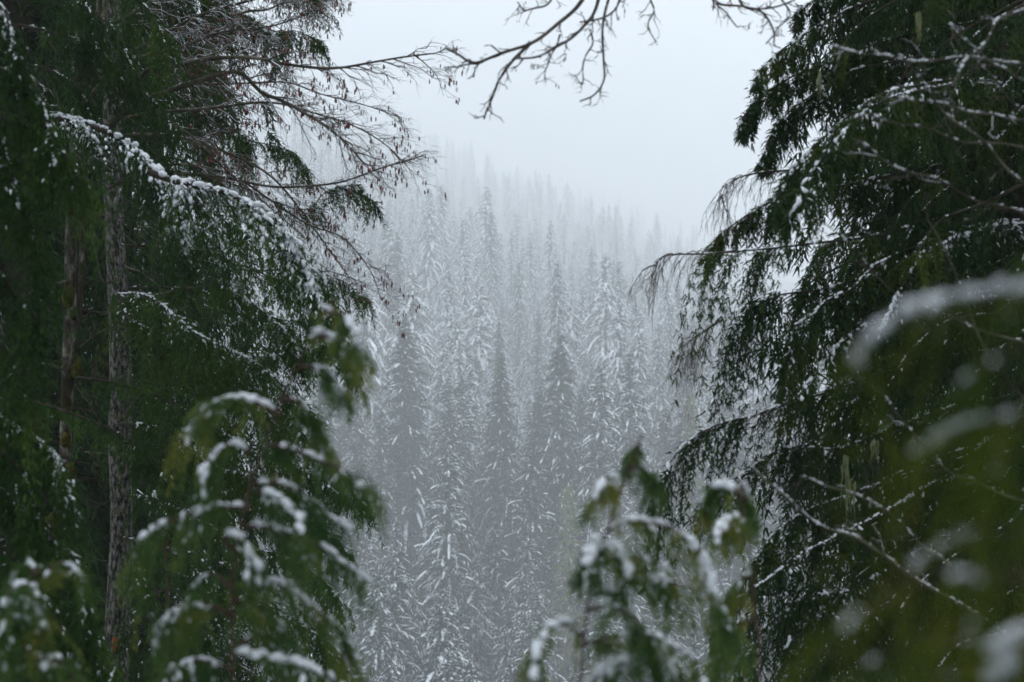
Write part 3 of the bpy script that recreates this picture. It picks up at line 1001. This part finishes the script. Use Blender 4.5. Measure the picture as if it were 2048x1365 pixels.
t_tip = dict(length=0.36, dens=56, snow=0.3, lsnow=0.5, lsize=0.016, snow_r=0.017, tipfall=0.75)
cl([(1790, -10), (1720, 10), (1665, 36), (1610, 69), (1556, 106), (1526, 135), (1512, 164)], 12.6, 12.2, **t_tip)
cl([(1780, 80), (1720, 100), (1665, 124), (1592, 150), (1537, 183), (1501, 212), (1479, 252)], 12.6, 12.2, **t_tip)
cl([(1760, 130), (1700, 145), (1647, 175), (1585, 219), (1548, 256), (1534, 292), (1525, 335)], 12.4, 12.0, **t_tip)
cl([(1800, -60), (1740, -40), (1680, -20), (1630, 0), (1595, 25)], 12.8, 12.5, **t_tip)
cl([(1800, 250), (1740, 262), (1690, 275), (1640, 300), (1590, 350), (1560, 420)], 12.4, 12.0, **t_tip)
cl([(1800, 190), (1727, 226), (1683, 270), (1640, 318), (1610, 365), (1592, 420)], 9.6, 8.8, 0.022, lsnow=0.6, lsize=0.013, snow=0.35, length=0.36, dens=36)
cl([(1790, 180), (1720, 215), (1670, 255), (1630, 290), (1592, 330), (1567, 375), (1552, 420)], 9.8, 9.2, 0.02, lsnow=0.5, lsize=0.012, snow=0.3, length=0.34, dens=36)
cl([(1700, 370), (1620, 380), (1556, 398), (1505, 424), (1457, 457), (1430, 478), (1420, 500)], 12.2, 11.8, **t_tip)
cl([(1760, 470), (1629, 487), (1537, 498), (1464, 504), (1410, 508)], 11.8, 11.4, 0.028, lsnow=0.55, lsize=0.018, snow=0.1, length=0.95, droop=1.7, spread=0.35, dens=60, t0=0.25, tipfall=0.5)
cl([(1820, 540), (1720, 560), (1640, 580), (1560, 590), (1520, 608), (1485, 640), (1465, 690)], 11.8, 11.4, 0.026, lsnow=0.3, snow=0.12, length=0.8, droop=1.6, spread=0.4, dens=60, t0=0.25, tipfall=0.3)
cl([(1840, 491), (1753, 531), (1709, 575), (1651, 604), (1621, 630), (1585, 655)], 11.6, 11.2, 0.03, lsnow=0.9, lsize=0.022, snow=0.35, length=0.6, droop=1.5, t0=0.2)
cl([(1860, 500), (1830, 530), (1800, 580), (1780, 620), (1760, 660)], 11.2, 10.8, 0.02, lsnow=0.9, lsize=0.026, snow=0.7, length=0.4, droop=1.3)
cl([(1724, 655), (1680, 688), (1647, 725), (1614, 769), (1603, 800)], 11.4, 11.0, 0.026, lsnow=0.95, lsize=0.024, snow=0.45, length=0.5, droop=1.3)
cl([(1740, 640), (1690, 660), (1640, 655), (1590, 700), (1570, 760)], 11.6, 11.2, 0.02, lsnow=0.3, snow=0.2, length=0.5, droop=1.4)
cl([(1603, 802), (1548, 816), (1505, 834), (1446, 845), (1402, 867), (1373, 885), (1344, 918), (1322, 968)], 11.2, 10.6, 0.026, lsnow=0.75, lsize=0.016, snow=0.06, length=0.5, droop=1.6, spread=0.35, dens=40, t0=0.35, tipfall=0.3, twigs=True)
cl([(1683, 896), (1620, 893), (1563, 898), (1532, 916), (1486, 947), (1440, 978), (1404, 1013)], 11.4, 10.8, 0.024, lsnow=0.9, lsize=0.017, snow=0.2, length=0.45, droop=1.5, t0=0.3, dens=40, twigs=True)
cl([(1760, 1030), (1660, 1080), (1599, 1111), (1553, 1147), (1491, 1188), (1450, 1208)], 11.0, 10.6, 0.026, lsnow=0.9, lsize=0.018, snow=0.15, length=0.6, droop=1.7, spread=0.35, t0=0.2)
cl([(1700, 990), (1640, 1010), (1588, 1036), (1537, 1080), (1500, 1140)], 11.4, 11.0, 0.018, lsnow=0.7, lsize=0.015, snow=0.15, length=0.5, droop=1.5)
cl([(1700, 1180), (1630, 1190), (1570, 1220), (1520, 1270), (1490, 1320)], 11.0, 10.6, 0.02, lsnow=0.5, snow=0.15, length=0.6, droop=1.6)
cl([(1720, 1240), (1660, 1230), (1600, 1250), (1570, 1300)], 11.0, 10.6, 0.02, lsnow=0.4, snow=0.1, length=0.6, droop=1.7)
# dead drooping tips
for pl in ([(1600, 340), (1526, 345), (1483, 354), (1457, 368), (1444, 394), (1450, 420)], [(1470, 503), (1410, 508), (1337, 511), (1312, 528), (1303, 553)], [(1445, 640), (1405, 665), (1378, 685), (1366, 715)]):
    o, Cx = branch(ced, pix(pl, 11.8, 11.4), 0.012, 0.003, M_TWIG, bare=True, lsnow=0.5, lsize=0.009, n=24)
    bare_twigs(o, Cx, 0.010, 26, 0.3, 4, 0.12, 2, 0.05, 0, 0.1, hang=1.1, t0=0.1, level_r=(0.35, 0.7))
# filler limbs that make the crown dense
edge_y = [-150, 0, 160, 330, 500, 660, 800, 900, 1100, 1400]
edge_x = [1690, 1660, 1590, 1600, 1570, 1590, 1630, 1620, 1560, 1580]
for k in range(64):
    ty = -120 + 1520 * (k + rng.uniform(0, 1)) / 64
    ex = np.interp(ty, edge_y, edge_x) + 30
    tx = ex + rng.uniform(0, 1) ** 0.9 * (2080 - ex)
    dd = rng.uniform(10.2, 13.5)
    ln_ = rng.uniform(180, 380)
    cl([(tx + ln_, ty - rng.uniform(90, 180)), (tx + ln_ * 0.55, ty - rng.uniform(70, 110)), (tx + ln_ * 0.2, ty - 40), (tx, ty + 30)], dd + 0.4, dd, 0.022, attach=(tx + ln_ < 2050),
       lsnow=rng.uniform(0.1, 0.9), lsize=0.010, snow=rng.uniform(0.0, 0.03), length=rng.uniform(0.4, 0.65), droop=1.4, dens=26)
# hanging lichen
li = MB()
for px, py, l in ((1690, 915, 150), (1702, 960, 90), (1750, 885, 60), (1440 + 400, 30, 70), (1640, 150, 50)):
    p0 = PN(px, py, 10.4)
    N = 7
    s = np.linspace(0, 1, 8)
    pts = p0[None, None] + rng.normal(0, 0.0055, (N, 1, 3)) - UP * (l * 10.4 * NS / F) * s[None, :, None] * rng.uniform(0.5, 1, (N, 1, 1)) + np.cumsum(rng.normal(0, 0.0027, (N, 8, 3)), 1)
    li.tubes(pts, 0.0028 * (1.15 - s)[None] * np.ones((N, 1)), 3)
li.build('lichen', M_LICH, ced, True)['kind'] = 'stuff'

# ------------------------------------------------------------------ right: thin bare stems in front of the cedar
ds_ = 8.0 * NS
xs_ = (2120 - 1024) / F * ds_
shr = thing('bare_shrub', 'thin bare stems with snow crossing in front of the right cedar', 'shrub', (xs_, ds_, gz(xs_, ds_)))
trunk(shr, [np.array([xs_, ds_, gz(xs_, ds_) - 0.2]), np.array([xs_, ds_, -0.5]), np.array([xs_ + 0.05, ds_, 0.5]), np.array([xs_ + 0.02, ds_, 1.5])], 0.04, 0.02, M_ALD, 'stem', 8)
for pl, r, sw in (([(2120, 130), (2048, 126), (1950, 121), (1850, 119), (1780, 117), (1720, 108), (1660, 92)], 0.011, 0.95),
                  ([(2120, 455), (2048, 428), (1950, 396), (1870, 365), (1800, 335), (1750, 305), (1715, 280)], 0.011, 0.6),
                  ([(2120, 430), (2048, 366), (1980, 305), (1910, 240), (1850, 170), (1800, 110)], 0.011, 0.5),
                  ([(2120, 300), (2000, 290), (1900, 275), (1830, 255), (1760, 235), (1728, 226)], 0.009, 0.3),
                  ([(2110, 20), (2030, 25), (1990, 50), (1960, 90), (1930, 130), (1905, 170)], 0.013, 0.7),
                  ([(2110, 180), (2048, 160), (1990, 130), (1940, 90), (1900, 50)], 0.008, 0.5),
                  ([(2100, 260), (2030, 215), (1990, 155), (1950, 120)], 0.006, 0.3),
                  ([(2120, 850), (1990, 740), (1930, 590), (1890, 500), (1855, 440)], 0.008, 0.1),
                  ([(2100, 700), (1900, 640), (1830, 605), (1740, 540), (1690, 480), (1640, 440)], 0.008, 0.3),
                  ([(2120, 1020), (2000, 985), (1940, 960), (1880, 930), (1830, 870), (1760, 780)], 0.009, 0.4),
                  ([(2120, 1340), (1990, 1260), (1844, 1162), (1798, 1131), (1716, 1080), (1650, 1055), (1614, 1034), (1560, 985), (1512, 945)], 0.016, 0.85),
                  ([(1900, 1130), (1840, 1085), (1760, 1010), (1700, 990), (1600, 950)], 0.009, 0.6),
                  ([(2120, 240), (2000, 235), (1930, 220), (1860, 205), (1800, 195)], 0.010, 0.7)):
    o, Cx = branch(shr, pix(pl, 7.4, 6.6), r * 0.9, r * 0.35, M_ALD, bare=True, lsnow=sw, lsize=0.010, n=36, jitter=0.012)
    bare_twigs(o, Cx, 0.006, 5, 0.22, 2, 0.1, 0, 0.05, 0, sw * 0.6, hang=0.1, t0=0.3, level_r=(0.55, 0.7))

# ------------------------------------------------------------------ top: alder twigs hanging into the sky
do = 9.0 * NS
xo = (1500 - 1024) / F * do
xt = (2165 - 1024) / F * do
ov = thing('overhanging_alder', 'slender bare alder whose leafless branch hangs into the sky at top centre', 'tree', (xt, do, gz(xt, do)))
trunk(ov, [np.array([xt, do, gz(xt, do) - 0.3]), np.array([xt + 0.03, do, -0.5]), np.array([xt, do, 1.2]), np.array([xt - 0.02, do, 2.4]), np.array([xt + 0.03, do, 4.5])], 0.1, 0.04, M_ALD)
main, Cm = branch(ov, [np.array([xt, do, 1.95]), np.array([xo + 0.35, do, 1.75]), np.array([xo + 0.1, do, 1.4])] + pix([(1480, -90), (1330, -95), (1230, -60), (1170, -20)], 8.9, 8.6), 0.03, 0.014, M_ALD, bare=True, lsnow=0.3, lsize=0.012, n=30, name='limb')
OVB = [
    ([(1180, -25), (1150, 20), (1110, 55), (1060, 85), (1000, 110), (950, 125), (915, 108), (892, 97)], 0.0085),
    ([(1060, 85), (1020, 130), (995, 165), (980, 205), (968, 238)], 0.007),
    ([(1000, 110), (960, 125), (920, 133), (888, 136)], 0.0045),
    ([(1210, -50), (1190, 20), (1165, 55), (1130, 85), (1080, 112), (1030, 118)], 0.0075),
    ([(1240, -60), (1215, 10), (1205, 70), (1205, 120), (1208, 160), (1190, 190), (1160, 203)], 0.006),
    ([(1180, 60), (1185, 90), (1165, 130), (1165, 170), (1150, 150)], 0.004),
    ([(1120, 70), (1105, 110), (1090, 140), (1092, 165)], 0.004),
    ([(1130, -30), (1090, 10), (1050, 20), (1035, 5)], 0.005),
    ([(1340, -95), (1300, -20), (1310, 20), (1295, 50), (1312, 85)], 0.005),
    ([(1400, -95), (1420, -20), (1445, 20), (1475, 55)], 0.005),
    ([(1450, -95), (1480, 5), (1520, 20), (1545, 60), (1548, 92)], 0.0065),
    ([(1500, -95), (1560, 0), (1580, 30), (1555, 60), (1532, 88)], 0.005),
    ([(1380, -95), (1430, 0), (1490, 15), (1550, 15), (1590, 0)], 0.006),
    ([(1290, -80), (1250, -20), (1230, 20), (1190, 40), (1160, 45)], 0.006),
]
for pl, r in OVB:
    o, Cx = branch(ov, pix(pl, 8.8, 8.2), r * 1.8, r * 0.8, M_TWIG, bare=True, lsnow=0.35, lsize=0.006, n=30, jitter=0.006)
    bare_twigs(o, Cx, r * 1.3, 8, 0.15, 2, 0.07, 0, 0.02, 0.05, 0.15, hang=0.05, t0=0.2, catsize=0.6, level_r=(0.55, 0.75))

# ------------------------------------------------------------------ left edge: draped cedar
DL = 8.6 * NS
xl = (-150 - 1024) / F * DL
lec = thing('draped_cedar', 'cedar with heavy draped boughs hanging along the left edge', 'tree', (xl, DL, gz(xl, DL)))
trunk(lec, [np.array([xl, DL, gz(xl, DL) - 0.3]), np.array([xl, DL, 0]), np.array([xl + 0.03, DL, 2]), np.array([xl, DL, 4])], 0.16, 0.05, M_LIMB)
for pl, ls, sw in (([(-150, 110), (-60, 120), (0, 140), (40, 160), (80, 205), (100, 262), (108, 330)], 0.6, 0.35),
                   ([(-150, 230), (-60, 240), (0, 275), (20, 330), (40, 420)], 0.4, 0.35),
                   ([(-150, 360), (-40, 380), (40, 420), (70, 480), (85, 560)], 0.2, 0.12),
                   ([(-150, 480), (-60, 500), (10, 560), (50, 620), (70, 700)], 0.3, 0.05),
                   ([(-150, 760), (-40, 800), (20, 850), (73, 880), (110, 910), (132, 950), (141, 1000)], 0.75, 0.5),
                   ([(-150, 900), (-40, 950), (30, 1005), (62, 1034), (110, 1078), (146, 1114), (163, 1160), (165, 1230)], 0.7, 0.55),
                   ([(-150, 830), (-60, 860), (0, 900), (50, 960), (75, 1040)], 0.2, 0.2),
                   ([(-150, 620), (-60, 650), (0, 690), (30, 740), (50, 800)], 0.1, 0.05),
                   ([(-150, -40), (-60, -20), (0, 10), (20, 60), (30, 120)], 0.6, 0.5),
                   ([(-150, 1030), (-40, 1080), (40, 1130), (100, 1190), (130, 1280)], 0.1, 0.1),
                   ([(-150, 1130), (-40, 1180), (60, 1230), (150, 1280), (200, 1340)], 0.1, 0.08),
                   ([(-150, 250), (-40, 240), (40, 250), (120, 300), (160, 360)], 0.2, 0.1),
                   ([(-150, 1200), (-10, 1260), (100, 1290), (190, 1290), (225, 1350)], 0.1, 0.08)):
    branch(lec, pix(pl, 8.6, 8.2), 0.02, lsnow=ls, lsize=0.014, leafm=M_HEM, dens=110, length=0.40, droop=1.35, spread=0.45, K=8, J=3, twig=0.065, leaf=0.038, wid=0.26, snow=sw * 0.6, snow_r=0.009, t0=0.2, tipfall=0.35)
# understorey boughs in front of the pale trunk's foot
DU = 10.5 * NS
for (px, lab), pls in (((190, 'low dark cedar at the foot of the pale trunk'), ([(150, 1290), (190, 1270), (215, 1290), (228, 1340)], [(120, 1330), (170, 1310), (200, 1330), (215, 1380)], [(150, 1240), (130, 1270), (110, 1320), (100, 1380)])),
                       ((330, 'low dark cedar right of the pale trunk foot'), ([(330, 1140), (380, 1160), (420, 1200), (440, 1260)], [(330, 1180), (290, 1200), (265, 1250), (255, 1300)], [(330, 1100), (400, 1110), (460, 1140), (500, 1200)], [(330, 1240), (390, 1260), (440, 1300), (470, 1360)], [(330, 1060), (300, 1085), (280, 1130), (270, 1180)], [(330, 1290), (300, 1300), (280, 1340), (275, 1380)]))):
    bx_ = (px - 1024) / F * DU
    u_ = thing('low_cedar', lab, 'sapling', (bx_, DU, gz(bx_, DU)), 'low cedars under the trees')
    zt = P(px, pls[0][0][1] - 60, DU)[2]
    trunk(u_, [np.array([bx_, DU, gz(bx_, DU) - 0.2]), np.array([bx_ + 0.01, DU, zt - 0.4]), np.array([bx_, DU, zt])], 0.03, 0.008, M_STEM, 'stem', 7)
    for pl in pls:
        branch(u_, pix(pl, 10.5, 10.1), 0.01, lsnow=0.1, lsize=0.01, leafm=M_HEM, dens=50, length=0.26, droop=0.9, spread=0.7, K=8, J=3, twig=0.06, leaf=0.03, snow=0.08, snow_r=0.01)
# the withered leaf caught low on the pale trunk
lf = MB()
lc = PN(232, 1290, 15.75)
n_ = 9
ang = np.linspace(0, 2 * np.pi, n_, endpoint=False)
rad_ = 0.04 * (1 + 0.3 * np.cos(3 * ang))
ring = np.stack([lc[0] + rad_ * 0.62 * np.cos(ang), lc[1] + 0.01 * np.cos(2 * ang), lc[2] + rad_ * np.sin(ang)], -1)
lf.add(np.concatenate([[lc - np.array([0, 0.015, 0])], [lc + np.array([0, 0.005, 0])], ring]), None,
       [[0, 2 + i, 2 + (i + 1) % n_] for i in range(n_)] + [[1, 2 + (i + 1) % n_, 2 + i] for i in range(n_)])
tag(lf.build('withered_leaf', M_LEAFO, None, True), 'withered orange leaf caught low on the pale trunk', 'leaf')

# ------------------------------------------------------------------ foreground saplings (out of focus)
SAPK = dict(leafm=M_SAP, wood=M_STEM, dens=34, length=0.33, droop=1.05, spread=0.7, K=9, J=3, twig=0.11, leaf=0.05, wid=0.26, scale=0.30, lod=2, tipfall=0.2, t0=0.1)


def sapling(name, label, stem, d, limbs, r0=0.011, group=None, snow_def=0.5, top_r=0.003, **over):
    p0 = PN(stem[0][0], stem[0][1], d)
    o = thing(name, label, 'sapling', (p0[0], d * NS, gz(p0[0], d * NS)), group)
    trunk(o, [np.array([p0[0], d * NS, gz(p0[0], d * NS) - 0.05])] + [PN(x, y, d) for x, y in stem], r0, top_r, M_STEM, 'stem', 8)
    for L in limbs:
        pl, ls, size = L[0], L[1], L[2]
        k = dict(SAPK)
        k.update(over)
        if len(L) > 3:
            k.update(L[3])
        dz = k.pop('dz', rng.uniform(-0.25, 0.25))
        kd = d / 3.0 if d > 2 else 1.0
        k['scale'] *= kd
        size = size * 0.88 * kd
        branch(o, pix(pl, d, d + dz), 0.0055 * d / 3, lsnow=ls * (1.1 if d > 2 else 0.9), lsize=size * (1.0 if d > 2 else 0.72), snow=ls * (0.45 if d > 2 else 0.12), snow_r=size * 0.45 / k['scale'], n=26, **k)
    return o


sapling('cedar_sapling', 'young drooping cedar with snow-capped sprays in the left foreground', [(466, 1365), (464, 1240), (468, 1120), (490, 1010), (520, 910), (560, 810), (600, 720), (640, 640), (665, 600)], 4.2, [
    ([(560, 830), (520, 808), (475, 797), (430, 808), (395, 838), (376, 885)], 0.95, 0.014),
    ([(500, 905), (470, 890), (440, 898), (418, 925), (402, 962)], 0.95, 0.014),
    ([(500, 1015), (430, 1014), (360, 1034), (310, 1058), (283, 1082), (270, 1115)], 0.85, 0.012),
    ([(468, 1100), (448, 1085), (462, 1072), (490, 1095), (512, 1140), (535, 1185)], 1.0, 0.021, dict(length=0.46)),
    ([(466, 1235), (430, 1215), (385, 1214), (345, 1232), (318, 1262), (308, 1300)], 0.9, 0.013, dict(length=0.46)),
    ([(510, 965), (560, 968), (610, 990), (650, 1025), (695, 1058)], 0.8, 0.011),
    ([(490, 1052), (550, 1058), (620, 1082), (680, 1118), (738, 1160)], 0.8, 0.011),
    ([(500, 1160), (570, 1172), (612, 1205), (655, 1240), (688, 1275), (694, 1320)], 0.95, 0.017),
    ([(470, 1310), (560, 1318), (620, 1335), (665, 1360), (690, 1400)], 0.95, 0.018),
    ([(515, 985), (545, 988), (575, 1015), (600, 1055), (612, 1100)], 0.8, 0.013),
    ([(560, 800), (592, 802), (622, 838), (645, 880), (650, 930)], 0.7, 0.012),
    ([(598, 735), (630, 735), (662, 752), (688, 790)], 0.7, 0.013, dict(length=0.26)),
    ([(622, 680), (648, 672), (685, 690), (700, 740)], 0.85, 0.016, dict(length=0.26)),
    ([(648, 625), (680, 628), (705, 650), (722, 700)], 0.85, 0.014, dict(length=0.22)),
    ([(540, 890), (600, 905), (660, 930), (715, 955), (742, 1000)], 0.4, 0.010, dict(length=0.26)),
    ([(466, 1180), (430, 1150), (400, 1160), (375, 1200)], 0.4, 0.010),
    ([(470, 1290), (520, 1270), (560, 1290), (590, 1340)], 0.5, 0.012),
    ([(466, 1340), (400, 1320), (350, 1340), (320, 1390)], 0.6, 0.012),
    ([(466, 1200), (520, 1215), (560, 1250), (590, 1300)], 0.5, 0.012),
])
sapling('cedar_sapling', 'small cedar with bowed snowy sprays in the bottom left corner', [(95, 1450), (92, 1330), (85, 1230), (75, 1160), (60, 1135)], 4.2, [
    ([(85, 1160), (110, 1130), (140, 1128), (160, 1150)], 0.6, 0.010, dict(length=0.26)),
    ([(75, 1150), (60, 1130), (35, 1152), (25, 1190)], 0.8, 0.012, dict(length=0.26)),
    ([(80, 1195), (50, 1170), (20, 1180), (10, 1215)], 0.9, 0.013),
    ([(85, 1225), (50, 1205), (10, 1215), (-10, 1250)], 0.9, 0.016),
    ([(88, 1240), (60, 1215), (75, 1230), (85, 1270)], 0.9, 0.014),
    ([(90, 1280), (45, 1240), (10, 1250), (-10, 1300)], 0.7, 0.013),
    ([(92, 1345), (105, 1322), (130, 1332), (150, 1370)], 1.0, 0.022),
    ([(90, 1320), (50, 1310), (20, 1335), (0, 1380)], 0.4, 0.012),
])
sapling('cedar_sapling', 'young cedar with leaning stem and snowy sprays in the centre right foreground', [(1160, 1400), (1166, 1300), (1176, 1200), (1188, 1140), (1215, 1060), (1245, 975), (1270, 910), (1284, 868)], 3.9, [
    ([(1242, 985), (1222, 958), (1202, 968), (1192, 1005)], 0.95, 0.015, dict(length=0.22)),
    ([(1258, 940), (1282, 935), (1300, 952), (1308, 985)], 0.6, 0.010, dict(length=0.2)),
    ([(1278, 890), (1262, 905), (1256, 935)], 0.5, 0.009, dict(length=0.12)),
    ([(1214, 1062), (1260, 1042), (1325, 1052), (1380, 1082), (1412, 1130), (1428, 1195)], 0.9, 0.014, dict(length=0.36)),
    ([(1200, 1100), (1190, 1085), (1180, 1108), (1172, 1150)], 0.95, 0.014, dict(length=0.2)),
    ([(1200, 1110), (1230, 1090), (1250, 1115), (1256, 1150)], 0.95, 0.017, dict(length=0.2)),
    ([(1188, 1190), (1250, 1170), (1320, 1163), (1385, 1178), (1435, 1215), (1465, 1270)], 0.95, 0.016, dict(length=0.4)),
    ([(1195, 1130), (1260, 1115), (1320, 1130), (1350, 1170)], 0.5, 0.012, dict(length=0.3)),
    ([(1168, 1275), (1135, 1250), (1098, 1262), (1075, 1300), (1066, 1360)], 0.85, 0.015, dict(length=0.38, dens=26)),
    ([(1165, 1375), (1220, 1338), (1280, 1318), (1335, 1330), (1378, 1370)], 1.0, 0.021, dict(length=0.3)),
    ([(1170, 1290), (1240, 1270), (1310, 1275), (1380, 1310), (1410, 1370)], 0.6, 0.013, dict(length=0.4)),
    ([(1175, 1220), (1230, 1215), (1270, 1240), (1290, 1290)], 0.4, 0.011, dict(length=0.36)),
])
sapling('cedar_sapling', 'small snowy cedar tip against the right-hand cedar sprays', [(1520, 1450), (1515, 1300), (1505, 1150), (1492, 1040), (1470, 970)], 4.4, [
    ([(1488, 1000), (1460, 975), (1425, 985), (1408, 1030)], 1.0, 0.020, dict(length=0.26)),
    ([(1476, 985), (1485, 975), (1494, 1000), (1492, 1050)], 0.9, 0.014, dict(length=0.2)),
    ([(1495, 1060), (1470, 1038), (1445, 1045), (1432, 1085)], 0.9, 0.014, dict(length=0.22)),
    ([(1505, 1150), (1480, 1160), (1450, 1200), (1435, 1260)], 0.3, 0.011, dict(length=0.3)),
    ([(1512, 1240), (1480, 1250), (1450, 1300), (1435, 1360)], 0.3, 0.011, dict(length=0.34)),
])
# very near cedar at the right edge
NEARK = dict(leafm=M_NEAR, scale=0.18, dens=13, length=0.62, lod=2, K=10)
sapling('near_cedar', 'blurred olive cedar boughs close to the camera at lower right', [(2240, 1700), (2235, 1300), (2220, 900), (2190, 560), (2180, 300)], 1.2, [
    ([(2200, 560), (2100, 572), (2040, 580), (1957, 590), (1870, 604), (1811, 625), (1760, 655), (1727, 690), (1712, 730)], 1.4, 0.012, dict(length=0.85)),
    ([(2220, 700), (2120, 690), (2040, 700), (1960, 740), (1900, 800), (1870, 880)], 0.3, 0.006, dict(length=0.8)),
    ([(2220, 860), (2100, 830), (2000, 835), (1935, 848), (1880, 872), (1825, 905)], 1.1, 0.010, dict(length=0.6)),
    ([(2230, 1060), (2120, 1050), (2020, 1065), (1950, 1068), (1890, 1085), (1830, 1130)], 0.8, 0.008, dict(length=0.8)),
    ([(2235, 1240), (2120, 1180), (1980, 1150), (1850, 1160), (1760, 1195), (1690, 1250), (1640, 1330)], 0.35, 0.006, dict(length=0.9)),
    ([(2235, 1300), (2130, 1270), (2060, 1270), (2010, 1300), (1985, 1360)], 1.2, 0.024, dict(length=0.6)),
    ([(2235, 1330), (2100, 1290), (1960, 1280), (1830, 1290), (1740, 1330), (1700, 1400)], 0.3, 0.006, dict(length=0.8)),
    ([(2235, 1160), (2130, 1120), (2030, 1150), (1960, 1220), (1930, 1300)], 0.3, 0.006, dict(length=0.8)),
    ([(2230, 480), (2120, 500), (2050, 540), (2010, 600)], 0.3, 0.007, dict(length=0.6)),
    ([(2225, 780), (2130, 780), (2050, 820), (2000, 900), (1980, 980)], 0.2, 0.006, dict(length=0.8)),
], r0=0.012, top_r=0.004, **NEARK)

# ------------------------------------------------------------------ the misty air
hz = MB()
x0, x1, y0, y1, z0, z1 = -720, 720, -95, 2520, -95, 390
hv = np.array([[x, y, z] for z in (z0, z1) for y in (y0, y1) for x in (x0, x1)], float)
hz.add(hv, [[0, 2, 3, 1], [4, 5, 7, 6], [0, 1, 5, 4], [2, 6, 7, 3], [0, 4, 6, 2], [1, 3, 7, 5]])
mh = bpy.data.materials.new('mist')
mh.use_nodes = True
nh = mh.node_tree
nh.nodes.clear()
oh = nh.nodes.new('ShaderNodeOutputMaterial')
pv = nh.nodes.new('ShaderNodeVolumePrincipled')
pv.inputs['Color'].default_value = (0.984, 0.998, 1.0, 1)
pv.inputs['Density'].default_value = HAZE
pv.inputs['Anisotropy'].default_value = 0.0
nh.links.new(pv.outputs[0], oh.inputs['Volume'])
ho = hz.build('haze', mh)
tag(ho, 'pale grey mist filling the valley and hiding the hilltop', 'mist', None, 'stuff')

tri = {}
for ob in scene.objects:
    if ob.type == 'MESH':
        r_ = ob
        while r_.parent is not None:
            r_ = r_.parent
        tri.setdefault(r_.name.split('.')[0], {})[ob.data.name] = len(ob.data.loops) - 2 * len(ob.data.polygons)
print('triangles', sum(sum(v.values()) for v in tri.values()), {k: sum(v.values()) for k, v in tri.items()})
